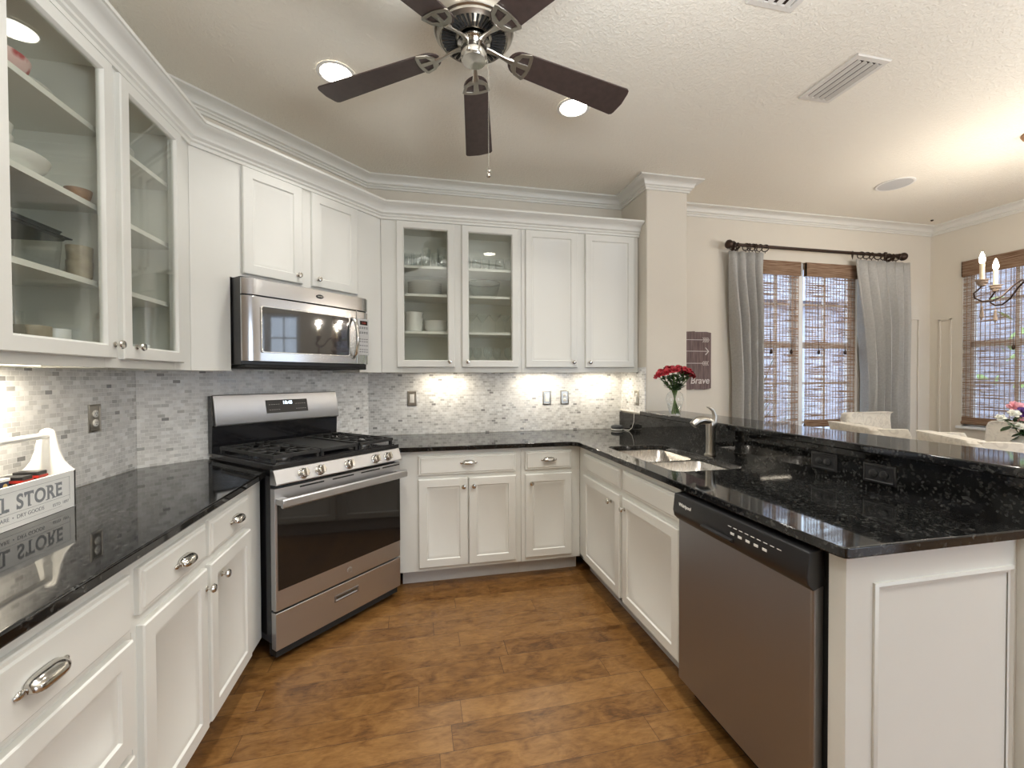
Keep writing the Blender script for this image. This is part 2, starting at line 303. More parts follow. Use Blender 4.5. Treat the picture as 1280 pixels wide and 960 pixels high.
# ------------------------------------------------------------------ mesh helpers
class MB:
    def __init__(s): s.b = bmesh.new(); s.smooth = []
    def face(s, vs, sm=False):
        try: f = s.b.faces.new(vs); f.smooth = sm; return f
        except ValueError: return None
    def box(s, x0, x1, y0, y1, z0, z1):
        x0, x1 = min(x0, x1), max(x0, x1); y0, y1 = min(y0, y1), max(y0, y1); z0, z1 = min(z0, z1), max(z0, z1)
        v = [s.b.verts.new(p) for p in ((x0, y0, z0), (x1, y0, z0), (x1, y1, z0), (x0, y1, z0), (x0, y0, z1), (x1, y0, z1), (x1, y1, z1), (x0, y1, z1))]
        for q in ((0, 3, 2, 1), (4, 5, 6, 7), (0, 1, 5, 4), (1, 2, 6, 5), (2, 3, 7, 6), (3, 0, 4, 7)): s.face([v[i] for i in q])
        return s
    def loops(s, L, cap0=True, cap1=True, close=True, sm=False):
        R_ = [[s.b.verts.new(p) for p in l] for l in L]; n = len(L[0])
        for a, b in zip(R_, R_[1:]):
            for i in range(n if close else n - 1): s.face([a[i], a[(i + 1) % n], b[(i + 1) % n], b[i]], sm)
        if cap0: s.face(R_[0][::-1])
        if cap1: s.face(R_[-1])
        return s
    def lathe(s, prof, c=(0, 0, 0), seg=24, axis='z', cap0=True, cap1=True, sm=True):
        L = []
        for r, h in prof:
            l = []
            for i in range(seg):
                a = 2 * PI * i / seg; x, y = r * math.cos(a), r * math.sin(a)
                if axis == 'z': p = (c[0] + x, c[1] + y, c[2] + h)
                elif axis == '-y': p = (c[0] + x, c[1] - h, c[2] + y)
                elif axis == 'x': p = (c[0] + h, c[1] + x, c[2] + y)
                else: p = (c[0] + x, c[1] + h, c[2] - y)
                l.append(p)
            L.append(l)
        return s.loops(L, cap0, cap1, True, sm)
    def tube(s, pts, r, seg=8, rs=None, flat=1.0):
        pts = [Vector(p) for p in pts]; L = []; n = len(pts); up = None
        for i, p in enumerate(pts):
            t = (pts[min(i + 1, n - 1)] - pts[max(i - 1, 0)]).normalized()
            if up is None: up = Vector((0, 0, 1)) if abs(t.z) < .9 else Vector((1, 0, 0))
            a = t.cross(up).normalized(); b = a.cross(t).normalized(); up = b
            rr = rs[i] if rs else r
            L.append([p + a * rr * math.cos(2 * PI * k / seg) + b * rr * flat * math.sin(2 * PI * k / seg) for k in range(seg)])
        return s.loops(L, True, True, True, True)
    def prism(s, poly, z0, z1, plane='xy'):
        f = {'xy': lambda a, b, h: (a, b, h), 'xz': lambda a, b, h: (a, h, b), 'yz': lambda a, b, h: (h, a, b)}[plane]
        return s.loops([[f(a, b, z0) for a, b in poly], [f(a, b, z1) for a, b in poly]])
    def slab_holes(s, outer, holes, z0, z1):
        t = bmesh.new(); rings = []
        for poly in [outer] + holes:
            vs = [t.verts.new((a, b, z0)) for a, b in poly]; rings.append(vs)
            for i in range(len(vs)): t.edges.new((vs[i], vs[(i + 1) % len(vs)]))
        bmesh.ops.triangle_fill(t, use_beauty=True, use_dissolve=False, edges=t.edges[:])
        tris = [[tuple(v.co[:2]) for v in f.verts] for f in t.faces]; t.free()
        vt = {}
        def V(p, z):
            k = (round(p[0], 6), round(p[1], 6), z)
            if k not in vt: vt[k] = s.b.verts.new((p[0], p[1], z))
            return vt[k]
        for tr in tris:
            s.face([V(p, z0) for p in tr]); s.face([V(p, z1) for p in tr][::-1])
        for poly in [outer] + holes:
            for i in range(len(poly)):
                a, b = poly[i], poly[(i + 1) % len(poly)]; s.face([V(a, z0), V(b, z0), V(b, z1), V(a, z1)])
        return s
    def sphere(s, c, r, sx=1, sy=1, sz=1, seg=12, ring=8):
        L = []
        for j in range(1, ring):
            t = PI * j / ring
            L.append([(c[0] + r * sx * math.sin(t) * math.cos(2 * PI * i / seg), c[1] + r * sy * math.sin(t) * math.sin(2 * PI * i / seg), c[2] - r * sz * math.cos(t)) for i in range(seg)])
        R_ = [[s.b.verts.new(p) for p in l] for l in L]
        for a, b in zip(R_, R_[1:]):
            for i in range(seg): s.face([a[i], a[(i + 1) % seg], b[(i + 1) % seg], b[i]], True)
        lo = s.b.verts.new((c[0], c[1], c[2] - r * sz)); hi = s.b.verts.new((c[0], c[1], c[2] + r * sz))
        for i in range(seg): s.face([lo, R_[0][(i + 1) % seg], R_[0][i]], True); s.face([hi, R_[-1][i], R_[-1][(i + 1) % seg]], True)
        return s
    def panel(s, x0, x1, z0, z1, rings, cap=True, y=0):
        """rectangular rings (inset, depth in -y) growing a door or drawer front"""
        L = [[(x0 + i, y - d, z0 + i), (x1 - i, y - d, z0 + i), (x1 - i, y - d, z1 - i), (x0 + i, y - d, z1 - i)] for i, d in rings]
        return s.loops(L, True, cap)
    def done(s, name, mat, parent=None, bevel=0, seg=2, solid=0, normals=True):
        if normals: bmesh.ops.recalc_face_normals(s.b, faces=s.b.faces)
        me = bpy.data.meshes.new(name); s.b.to_mesh(me); s.b.free()
        try: me.set_sharp_from_angle(angle=math.radians(38))
        except Exception: pass
        me.materials.append(M[mat] if isinstance(mat, str) else mat)
        o = bpy.data.objects.new(name, me); col.objects.link(o)
        if parent: o.parent = parent
        if solid: m = o.modifiers.new('thick', 'SOLIDIFY'); m.thickness = solid; m.offset = 0
        if bevel: m = o.modifiers.new('edge', 'BEVEL'); m.width = bevel; m.segments = seg; m.limit_method = 'ANGLE'; m.angle_limit = math.radians(50); m.harden_normals = True
        return o
def at(o, loc, rz=0):
    o.location = loc; o.rotation_euler = (0, 0, rz); return o
def tag(o, label, cat, group=None):
    o['label'] = label; o['category'] = cat
    if group: o['group'] = group
    return o
def thing(name, label, cat, loc=(0, 0, 0), rz=0, group=None):
    o = bpy.data.objects.new(name, None); o.empty_display_size = .1; col.objects.link(o)
    at(o, loc, rz); return tag(o, label, cat, group)
def struct(o): o['kind'] = 'structure'; return o
def dup(root, loc, rz=0, label=None, group=None):
    r = root.copy(); col.objects.link(r); at(r, loc, rz)
    if label: r['label'] = label
    if group: r['group'] = group
    for ch in list(root.children):
        c = ch.copy(); col.objects.link(c); c.parent = r
        for g in list(ch.children):
            d = g.copy(); col.objects.link(d); d.parent = c
    return r
def text(body, size, mat, name, parent, loc, rot=(PI / 2, 0, 0), ext=.0004, align='CENTER', off=0, sp=1, shear=0):
    cu = bpy.data.curves.new('t', 'FONT'); cu.body = body; cu.size = size; cu.extrude = ext; cu.align_x = align; cu.offset = off; cu.space_character = sp; cu.shear = shear
    t = bpy.data.objects.new('t', cu); col.objects.link(t)
    bpy.context.view_layer.update(); me = bpy.data.meshes.new_from_object(t.evaluated_get(bpy.context.evaluated_depsgraph_get()))
    bpy.data.objects.remove(t); bpy.data.curves.remove(cu)
    me.transform(Matrix.Translation(loc) @ Matrix.Rotation(rot[2], 4, 'Z') @ Matrix.Rotation(rot[0], 4, 'X'))
    me.materials.clear(); me.materials.append(M[mat]); me.name = name
    o = bpy.data.objects.new(name, me); col.objects.link(o)
    if parent: o.parent = parent
    return o
# wall frames: local x runs left to right as seen from the room, local -y comes out of the wall
FR = {'back': ((0, 0), 0), 'left': ((XL, 0), PI / 2), 'diag': ((XL, -(XC - XL)), PI / 4), 'pen': ((XJ, 0), -PI / 2), 'part': ((XS, 0), -PI / 2), 'right': ((XE, 0), -PI / 2), 'col': ((0, YCOL), 0)}
def fp(fr, x, y=0, z=0):
    (ox, oy), a = FR[fr]; return (ox + x * math.cos(a) - y * math.sin(a), oy + x * math.sin(a) + y * math.cos(a), z)
def fa(fr): return FR[fr][1]
def fthing(fr, x, y, z, name, label, cat, group=None): return thing(name, label, cat, fp(fr, x, y, z), fa(fr), group)

def W(s, d): return (XL + (s + d) * S2, -(XC - XL) + (s - d) * S2)
RS0, RS1 = .303, 1.084
def rr(x0, x1, y0, y1, r, n=5):
    P = []
    for cx, cy, a0 in ((x1 - r, y1 - r, 0), (x0 + r, y1 - r, PI / 2), (x0 + r, y0 + r, PI), (x1 - r, y0 + r, 1.5 * PI)):
        for k in range(n + 1): a = a0 + PI / 2 * k / n; P.append((cx + r * math.cos(a), cy + r * math.sin(a)))
    return P
def sweep(mb, path, prof, closed_prof=True):
    n = len(path); dirs = [(Vector(path[i + 1]) - Vector(path[i])).normalized() for i in range(n - 1)]
    nr = [Vector((d.y, -d.x)) for d in dirs]; L = []
    for i, p in enumerate(path):
        if i == 0: m = nr[0]
        elif i == n - 1: m = nr[-1]
        else: m = (nr[i - 1] + nr[i]).normalized(); m = m / m.dot(nr[i])
        L.append([(p[0] + m.x * o, p[1] + m.y * o, z) for o, z in prof])
    return mb.loops(L, True, True, True)

# ------------------------------------------------------------------ the room
FX1, FY0 = XE, -7.3
struct(MB().slab_holes([(XL - .3, FY0 - .2), (XE + .3, FY0 - .2), (XE + .3, .3), (XL - .3, .3)], [], -.05, 0).done('floor', 'floor'))
struct(MB().box(XL - .3, XE + .3, FY0 - .2, .3, H, H + .1).done('ceiling', 'ceil'))
def wall_xz(name, fr, x0, x1, holes, thick=.12, z1=H, rear=False):
    b = MB(); t = MB(); t.slab_holes([(x0, 0), (x1, 0), (x1, z1), (x0, z1)], [[(a, c), (b_, c), (b_, d), (a, d)] for a, b_, c, d in holes], 0, thick)
    for v in t.b.verts: x, y, z = v.co; v.co = (x, z, y)
    return struct(at(t.done(name, 'wall'), fp(fr, 0), fa(fr)))
WB = (3.10, 4.245, .45, 2.44)          # dining window on the back wall
WR = (.27, 1.75, .87, 2.46)            # window on the right wall, distance from the corner
WF = (2.3, 3.4, .35, 2.5)
wall_xz('wall_back', 'back', XC - .06, XE + .12, [WB])
wall_xz('wall_left', 'left', FY0, -(XC - XL) + .05, [])
wall_xz('wall_corner', 'diag', 0, (XC - XL) / S2, [])
wall_xz('wall_right', 'right', 0, -FY0, [WR, WF])
wf = MB(); wf.slab_holes([(XL, 0), (XE, 0), (XE, H), (XL, H)], [[(2.2, .05), (4.9, .05), (4.9, 2.45), (2.2, 2.45)]], FY0 - .12, FY0)
for v in wf.b.verts: x, y, z = v.co; v.co = (x, z, y)
struct(wf.done('wall_front', 'wall'))
struct(MB().box(XS, 2.07, YCOL, -.002, 0, H - .001).done('wall_partition', 'wall', bevel=.012, seg=3))
struct(MB().box(XS, 1.87, YEND, YCOL - .002, 0, 1.058).done('wall_peninsula', 'trimw'))
# rear sliding doors, far side window
rd = MB()
for x in (2.2, 3.52, 4.83): rd.box(x, x + .07, FY0 - .1, FY0 - .03, .05, 2.45)
rd.box(2.2, 4.9, FY0 - .1, FY0 - .03, .05, .12).box(2.2, 4.9, FY0 - .1, FY0 - .03, 2.38, 2.45)
struct(rd.done('door_1', 'casew'))
def crown(name, path, h, w_, z, mat):
    prof = [(0, z - h), (.012, z - h), (.014, z - h * .86), (.022, z - h * .8), (.022, z - h * .7), (.034, z - h * .62)]
    prof += [(.034 + (w_ - .048) * (1 - math.cos(t * PI / 2)), z - h * .62 + h * .42 * math.sin(t * PI / 2)) for t in (.25, .5, .75, 1)]
    prof += [(w_ - .008, z - h * .14), (w_, z - h * .13), (w_, z), (0, z)]
    return sweep(MB(), path, prof)
struct(crown('c', [(XL, FY0), (XL, -(XC - XL)), (XC, 0), (XS, 0), (XS, YCOL), (2.07, YCOL), (2.07, 0), (XE, 0), (XE, FY0)], .085, .09, H - .0005, 0).done('trim_1', 'trimw'))
struct(sweep(MB(), [(2.07, YCOL), (2.07, 0), (XE, 0), (XE, FY0)], [(0, 0), (.016, 0), (.016, .1), (.010, .125), (0, .13)]).done('baseboard_right', 'trimw'))
# tiled backsplashes
def tiles(name, fr, x0, x1, z0, z1): struct(at(MB().box(x0, x1, -.006, .001, z0, z1).done(name, 'tile'), fp(fr, 0), fa(fr)))
tiles('trim_2', 'back', XC + .002, XS - .006, .915, 1.43)
tiles('trim_3', 'left', -3.3, -(XC - XL) - .003, .915, 1.43)
tiles('trim_4', 'diag', .003, (XC - XL) / S2 - .003, .80, 1.90)
tiles('trim_5', 'part', .006, -YCOL - .008, 1.075, 1.43)
struct(MB().box(XS - .012, XS + .001, YCOL + .0, -.006, 1.068, 1.078).done('trim_6', 'trimw'))
# picture-frame mouldings on the dining walls
def frame_trim(name, fr, x0, x1, z0, z1):
    b = MB()
    for a in ((x0, x1, z0, z0 + .02), (x0, x1, z1 - .02, z1), (x0, x0 + .02, z0, z1), (x1 - .02, x1, z0, z1)): b.box(a[0], a[1], -.012, -.001, a[2], a[3])
    struct(at(b.done(name, 'wall', bevel=.004), fp(fr, 0), fa(fr)))
frame_trim('trim_7', 'back', 4.84, 5.03, .35, 1.95)
frame_trim('trim_8', 'right', .08, .19, .35, 1.93)

# windows: frames, sashes, mullions, panes
def window(name, fr, x0, x1, z0, z1, units, casing=0):
    b = MB()
    b.box(x0, x1, .03, .10, z0, z0 + .04).box(x0, x1, .03, .10, z1 - .04, z1).box(x0, x0 + .04, .03, .10, z0, z1).box(x1 - .04, x1, .03, .10, z0, z1)
    b.box(x0 - .03, x1 + .03, -.03, .03, z0 - .025, z0)
    zm = 1.66
    for i, (a, c) in enumerate(units):
        if i: b.box(units[i - 1][1], a, .01, .10, z0, z1)
        b.box(a, c, .04, .09, zm - .03, zm + .03)
        b.box(a, a + .03, .04, .08, z0, z1).box(c - .03, c, .04, .08, z0, z1)
        mx = (a + c) / 2; b.box(mx - .012, mx + .012, .05, .07, z0, z1)
        for z in (zm + (z1 - zm) * .5, zm - .37, zm - .75):
            if z0 < z < z1: b.box(a, c, .05, .07, z - .012, z + .012)
    f = struct(at(b.done(name, 'casew', bevel=.003), fp(fr, 0), fa(fr)))
    p = MB().box(x0 + .03, x1 - .03, .058, .062, z0 + .03, z1 - .03).done('window_pane', 'wglass'); p.parent = f
    return f
window('window_1', 'back', *WB, [(3.14, 3.535), (3.61, 4.205)])
window('window_2', 'right', *WR, [(.31, .97), (1.05, 1.71)])
window('window_3', 'right', *WF, [(2.34, 2.82), (2.88, 3.36)])

# ------------------------------------------------------------------ cabinets
DOOR = [(0, 0), (0, .016), (.004, .02), (.050, .02), (.055, .013), (.062, .013), (.073, .007)]
GDOOR = [(0, 0), (0, .016), (.004, .02), (.044, .02), (.050, .012), (.052, .004), (.052, 0)]
DRAW = [(0, 0), (0, .012), (.003, .015), (.011, .015), (.016, .02)]
def knob(parent, x, z, y=-.02):
    MB().lathe([(.0095, 0), (.0095, .003), (.0045, .006), (.0045, .014), (.0135, .019), (.0155, .024), (.013, .029), (.005, .031)], (x, y, z), 16, '-y').done('knob', 'chrome', parent)
def pull(parent, x, z, y=-.02, L=.1):
    b = MB(); n = 14; g = []
    for i in range(n + 1):
        u = -1 + 2 * i / n; k = max(0, 1 - abs(u) ** 3.2) ** .5; row = []
        for j in range(9):
            a = math.radians(-8 + 118 * j / 8); rr_ = .020 * (.25 + .75 * k)
            row.append((x + u * L * .40, y - .004 - 1.25 * rr_ * math.sin(a), z + rr_ * math.cos(a)))
        g.append(row)
    b.loops(g, False, False, False, True)
    p = b.done('cup_pull', 'chrome', parent, solid=.003, normals=False)
    for s in (-1, 1): MB().sphere((x + s * L * .45, y - .003, z + .002), .011, 1.1, .45, .75).done('pull_ear', 'chrome', p)
    return p
def front(root, kind, x0, x1, z0, z1, hw=None, y=0, L=.1):
    if kind == 'drawer':
        d = MB().panel(x0, x1, z0, z1, DRAW, True, y).done('drawer_front', 'white', root)
        if hw: pull(d, hw[0], hw[1], y - .02, L)
    elif kind == 'false': MB().panel(x0, x1, z0, z1, DRAW, True, y).done('false_front', 'white', root)
    elif kind == 'door':
        d = MB().panel(x0, x1, z0, z1, DOOR, True, y).done('door', 'white', root)
        if hw: knob(d, hw[0], hw[1], y - .02)
    elif kind == 'glass':
        b = MB(); L_ = [[(x0 + i, y - q, z0 + i), (x1 - i, y - q, z0 + i), (x1 - i, y - q, z1 - i), (x0 + i, y - q, z1 - i)] for i, q in GDOOR]
        b.loops(L_, False, False)
        v = [[b.b.verts.new(p) for p in l] for l in (L_[0], L_[-1])]
        for i in range(4): b.face([v[0][i], v[0][(i + 1) % 4], v[1][(i + 1) % 4], v[1][i]])
        bmesh.ops.remove_doubles(b.b, verts=b.b.verts[:], dist=1e-5)
        d = b.done('glass_door', 'white', root)
        MB().box(x0 + .05, x1 - .05, y - .010, y - .007, z0 + .05, z1 - .05).done('glass_pane', 'pane', d)
        if hw: knob(d, hw[0], hw[1], y - .02)
ZB, ZT, UF = 1.393, 2.49, .30
# left glazed cabinet (frame 'left', local x = world y)
t = fthing('left', 0, 0, 0, 'upper_cabinet', 'tall white wall cabinet with two glass doors at far left above wooden caddy', 'cabinet')
b = MB(); x0, x1 = -2.135, -1.17
b.box(x0, x1, -.012, -.001, ZB, ZT).box(x0, x0 + .018, -.285, -.012, ZB, ZT).box(x1 - .02, x1, -.285, -.012, ZB, ZT).box(x0, x1, -.285, -.012, ZB + .02, ZB + .038).box(x0, x1, -.285, -.012, 2.45, ZT)
b.box(-1.635, -1.617, -.27, -.012, ZB, 2.45)
b.done('cabinet_box', 'inside', t)
b = MB()
for a, c in ((x0, -2.055), (-1.685, -1.585), (-1.25, x1)): b.box(a, c, -.30, -.284, ZB, ZT)
b.box(x0, x1, -.299, -.284, ZB, 1.46).box(x0, x1, -.299, -.284, 2.42, ZT)
b.prism([(x1 - .002, -.001), (-.986, -.001), (-1.108, -.3), (x1 - .002, -.3)], ZB, ZT)
b.done('face_frame', 'white', t, bevel=.001)
for z in (2.222, 1.955, 1.692):
    MB().box(-2.117, -1.635, -.272, -.012, z - .018, z).done('shelf', 'white', t)
    MB().box(-1.617, -1.19, -.272, -.012, z - .018, z).done('shelf', 'white', t)
front(t, 'glass', -2.10, -1.655, 1.425, 2.453, (-1.668, 1.474), -.30)
front(t, 'glass', -1.615, -1.205, 1.425, 2.453, (-1.548, 1.474), -.30)
# diagonal cabinet over the microwave
t = fthing('diag', 0, 0, 0, 'upper_cabinet', 'white two-door wall cabinet set across the corner above the microwave', 'cabinet')
LD = (XC - XL) / S2
b = MB(); b.prism([(.004, -.007), (.30, -.007), (.30, -.3), (.126, -.3)], ZB, ZT)
b.prism([(1.083, -.007), (LD - .004, -.007), (LD - .126, -.3), (1.083, -.3)], ZB, ZT).box(.30, 1.083, -.3, -.007, 1.872, ZT)
b.done('cabinet_box', 'white', t)
front(t, 'door', .357, .682, 1.90, 2.455, (.650, 1.945), -.30)
front(t, 'door', .742, 1.062, 1.90, 2.455, (.775, 1.945), -.30)
# back glazed cabinet
t = fthing('back', 0, 0, 0, 'upper_cabinet', 'white wall cabinet with two glass doors full of glasses and plates', 'cabinet')
b = MB(); x0, x1 = -.20, .758
b.box(x0, x1, -.012, -.001, ZB, ZT).box(x0, x0 + .018, -.285, -.012, ZB, ZT).box(x1 - .018, x1, -.285, -.012, ZB, ZT).box(x0, x1, -.285, -.012, ZB + .02, ZB + .038).box(x0, x1, -.285, -.012, 2.45, ZT)
b.box(.279, .297, -.27, -.012, ZB, 2.45); b.done('cabinet_box', 'inside', t)
b = MB()
for a, c in ((x0, -.11), (.23, .345), (.70, x1)): b.box(a, c, -.30, -.284, ZB, ZT)
b.box(x0, x1, -.299, -.284, ZB, 1.46).box(x0, x1, -.299, -.284, 2.42, ZT)
b.prism([(XC + .004, -.001), (x0 + .002, -.001), (x0 + .002, -.3), (XC + .126, -.3)], ZB, ZT)
b.done('face_frame', 'white', t, bevel=.001)
for z in (2.158, 1.958, 1.69):
    MB().box(-.182, .279, -.272, -.012, z - .018, z).done('shelf', 'white', t)
    MB().box(.297, .74, -.272, -.012, z - .018, z).done('shelf', 'white', t)
front(t, 'glass', -.142, .262, 1.43, 2.455, (.223, 1.470), -.30)
front(t, 'glass', .314, .733, 1.43, 2.455, (.352, 1.470), -.30)
t = fthing('back', 0, 0, 0, 'upper_cabinet', 'white wall cabinet with two solid panel doors next to the column', 'cabinet')
MB().box(.760, XS - .007, -.30, -.001, ZB + .02, ZT).box(.760, XS - .007, -.30, -.282, ZB, ZB + .021).box(.760, .775, -.283, -.001, ZB, ZB + .021).box(XS - .022, XS - .007, -.283, -.001, ZB, ZB + .021).done('cabinet_box', 'white', t)
front(t, 'door', .788, 1.197, 1.43, 2.455, (1.163, 1.470), -.30)
front(t, 'door', 1.262, 1.670, 1.43, 2.455, (1.295, 1.470), -.30)
c_ = crown('c', [(XL + UF, -2.15), (XL + UF, -1.108), (XC + .1243, -.3), (XS - .002, -.3)], .103, .0957, 2.563, 0).done('crown_molding', 'white')
tag(c_, 'white stepped crown moulding running along the tops of all wall cabinets', 'moulding')

def base_cab(fr, x0, x1, label, fronts, depth=.612, group=None, body=None):
    t = fthing(fr, x0, 0, 0, 'base_cabinet', label, 'cabinet', group); w_ = x1 - x0
    b = MB()
    if body: body(b)
    else: b.box(0, w_, -depth, -.008, .105, .883)
    b.done('cabinet_box', 'white', t, bevel=.001)
    MB().box(0, w_, -depth + .075, -depth + .09, .0, .105).done('toe_kick', 'toe', t)
    for f in fronts: front(t, f[0], f[1] - x0, f[2] - x0, f[3], f[4], (f[5][0] - x0, f[5][1]) if f[5] else None, -depth, f[6] if len(f) > 6 else .1)
    return t
base_cab('left', -2.98, -2.125, 'white base cabinet with three wide drawers in the near left corner', [
    ('drawer', -2.72, -2.146, .695, .847, (-2.426, .768), .115), ('door', -2.72, -2.146, .395, .677, None), ('door', -2.72, -2.146, .118, .375, None)])
def lbody(b):
    loc = lambda p: (p[1] + 2.124, -(p[0] - XL)); k = RS0 - .004
    b.prism([(0, -.008), (2.124 - .99, -.008), loc(W(k, .012)), loc(W(k, .612 / S2 - k)), (0, -.612)], .105, .883)
def bbody(b):
    loc = lambda p: (p[0] + .105, p[1]); k = RS1 + .004
    b.prism([loc((.675, -.008)), loc((.675, -.612)), loc(W(k, k - (-.612 + (XC - XL)) / S2)), loc(W(k, .012)), loc((XC + .012, -.008))], .105, .883)
base_cab('left', -2.124, -1.105, 'white base cabinet with two drawers over two doors, left of the range', [
    ('drawer', -2.110, -1.743, .722, .847, (-1.90, .778)), ('drawer', -1.717, -1.357, .722, .847, (-1.505, .783)),
    ('door', -2.104, -1.745, .125, .690, (-1.758, .622)), ('door', -1.719, -1.345, .125, .690, (-1.64, .622))], body=lbody)
base_cab('back', -.105, .675, 'white base cabinet with one wide drawer over two doors beside the range', [
    ('drawer', -.001, .638, .726, .852, (.320, .797)), ('door', -.001, .314, .13, .700, (.286, .646)), ('door', .322, .638, .13, .700, (.352, .646))], body=bbody)
base_cab('back', .677, 1.098, 'narrow white base cabinet with one drawer and one door in inner corner', [
    ('drawer', .704, 1.034, .73, .855, (.868, .793)), ('door', .704, 1.034, .135, .700, (.742, .642))])
def sbody(b):
    b.box(0, 1.20, -.599, -.58, .105, .883).box(0, 1.20, -.599, -.03, .105, .125).box(1.18, 1.20, -.599, -.03, .105, .883)
base_cab('pen', .613, 1.812, 'white sink base cabinet with two blank drawer fronts over two doors', [
    ('false', .726, 1.255, .733, .848, None), ('false', 1.293, 1.803, .733, .848, None),
    ('door', .722, 1.250, .128, .702, (1.152, .642)), ('door', 1.288, 1.806, .128, .702, (1.318, .644))], .599, body=sbody)
# peninsula end panel
t = fthing('pen', 2.475, 0, 0, 'cabinet_end_panel', 'white recessed end panel closing the peninsula beside the dishwasher', 'cabinet panel')
b = MB(); b.box(0, .05, -.599, .170, 0, .883).done('panel_board', 'white', t, bevel=.002)
# framed face looks towards -Y world: build in place as rings turned to face it
b = MB(); L_ = []
for i, q in [(0, 0), (0, .006), (.008, .010), (.012, .004), (.02, .003)]:
    X0, X1, Z0, Z1 = -.51 + i, .0 - i, .11 + i, .80 - i; L_.append([(.05 + q, X0, Z0), (.05 + q, X1, Z0), (.05 + q, X1, Z1), (.05 + q, X0, Z1)])
L_ = L_[:]; b.loops(L_, False, False); b.done('panel_moulding', 'white', t)

# ------------------------------------------------------------------ worktops
lt = MB().slab_holes([(XL + .008, -3.3), (XL + .648, -3.3), W(RS0, .6134), W(RS0, .009), W(.006, .008), (XL + .008, -(XC - XL) - .01)], [], .884, .914).done('worktop', 'granite', bevel=.006, seg=3)
tag(lt, 'polished black granite worktop on the left run, carrying the wooden caddy', 'worktop')
SX0, SX1, SY0, SY1 = 1.165, 1.545, -1.655, -.90
fx = XP - .038
inner = [(fx - .06, -.650), (fx - .035, -.654), (fx - .014, -.668), (fx - .003, -.69), (fx, -.72)]
outer = [W(RS1, .009), (XC + .01, -.008), (XS - .001, -.008), (XS - .001, YCOL), (XS - .001, YEND), (fx + .02, YEND), (fx + .006, YEND + .006), (fx, YEND + .02)] + inner[::-1] + [W(RS1, RS1 - (-.650 + (XC - XL)) / S2)]
mt = MB().slab_holes(outer, [rr(SX0, SX1, SY0, SY1, .05)[::-1]], .884, .914).done('worktop', 'granite', bevel=.005, seg=3)
tag(mt, 'polished black granite worktop wrapping from the range round to the peninsula with sink cutout', 'worktop')
rs = MB().box(XJ, XS - .0005, YEND, -.008, .9145, 1.058).done('granite_upstand', 'granite')
tag(rs, 'black granite upstand rising behind the sink to the raised bar', 'upstand')
bar = MB().slab_holes([(XJ - .03, YCOL + .014), (XJ - .03, YEND - .02), (2.0, YEND - .02), (2.0, YCOL - .003), (XS, YCOL - .003), (XS - .002, YCOL + .014)][::-1], [], 1.060, 1.092).done('bar_top', 'granite', bevel=.006, seg=3)
tag(bar, 'raised black granite bar top along the peninsula under the rose vase', 'bar top')
# outlets in the upstand are black
def outlet_plate(fr, x, z, label, metal=True, kind='duplex', w_=.072, h_=.118, black=False, group=None, y=-.006, horiz=False):
    t = fthing(fr, x, y, z, 'light_switch' if kind == 'rocker' else 'power_outlet', label, 'switch' if kind == 'rocker' else 'outlet', group)
    if horiz: w_, h_ = h_, w_
    m0 = 'blackp' if black else ('nickel' if metal else 'plastic'); m1 = 'blackp' if black else 'plastic'
    MB().panel(-w_ / 2, w_ / 2, -h_ / 2, h_ / 2, [(0, 0), (0, .003), (.004, .006), (.008, .006), (.010, .004)], True).done('wall_plate', m0, t)
    if kind == 'rocker':
        MB().panel(-.017, .017, -.033, .033, [(0, .004), (0, .008), (.003, .009)], True).done('rocker', m1, t)
    else:
        for k in (-1, 1):
            cx, cz = (k * .0195, 0) if horiz else (0, k * .0195)
            b = MB().lathe([(.0155, .003), (.0155, .008), (.014, .009)], (cx, 0, cz), 20, '-y'); s = b.done('socket', m1, t)
            q = MB()
            for dx in (-.005, .005): q.box(cx + dx - .001, cx + dx + .001, -.0096, -.009, cz - .001, cz + .006)
            q.lathe([(.002, .009), (.002, .0096)], (cx, 0, cz - .007), 10, '-y'); q.done('socket_slots', 'rubber', s)
    return t
outlet_plate('left', -1.267, 1.186, 'brushed metal outlet on the left wall tile above wooden caddy end')
outlet_plate('back', -.046, 1.195, 'metal framed rocker switch on the back tile closest to the range', kind='rocker')
outlet_plate('back', 1.045, 1.187, 'metal framed rocker switch on back tile, left one of the side-by-side pair', kind='rocker')
outlet_plate('back', 1.200, 1.187, 'metal framed double outlet on back tile, right of the rocker switch')
outlet_plate('part', .283, 1.19, 'outlet on the short tiled side wall with white charger plugged in')
outlet_plate('pen', 1.926, .990, 'black outlet in the granite upstand nearer to the faucet', black=True, y=0, horiz=True)
outlet_plate('pen', 2.153, .985, 'black outlet in the granite upstand farther from the faucet', black=True, y=0, horiz=True)

# ------------------------------------------------------------------ sink and tap
t = thing('kitchen_sink', 'undermount double-bowl stainless sink set in the black granite', 'sink', (0, 0, 0))
b = MB().slab_holes(rr(SX0 - .02, SX1 + .02, SY0 - .02, SY1 + .02, .05), [rr(SX0 + .008, SX1 - .008, -1.27, SY1 - .008, .045)[::-1], rr(SX0 + .008, SX1 - .008, SY0 + .008, -1.305, .045)[::-1]], .875, .883)
b.done('sink_rim', 'sinks', t)
for y0, y1 in ((-1.27, SY1 - .008), (SY0 + .008, -1.305)):
    L_ = [[(x, y, z) for x, y in rr(SX0 + .008 + i, SX1 - .008 - i, y0 + i, y1 - i, .045)] for i, z in ((0, .883), (.002, .72), (.008, .70), (.03, .692))]
    b = MB().loops(L_, False, True, True, True); o = b.done('bowl', 'sinks', t, normals=False, solid=.002)
    MB().lathe([(.04, .6925), (.04, .695), (.03, .694), (.028, .690)], ((SX0 + SX1) / 2, (y0 + y1) / 2, 0), 24).done('drain', 'chrome', o)
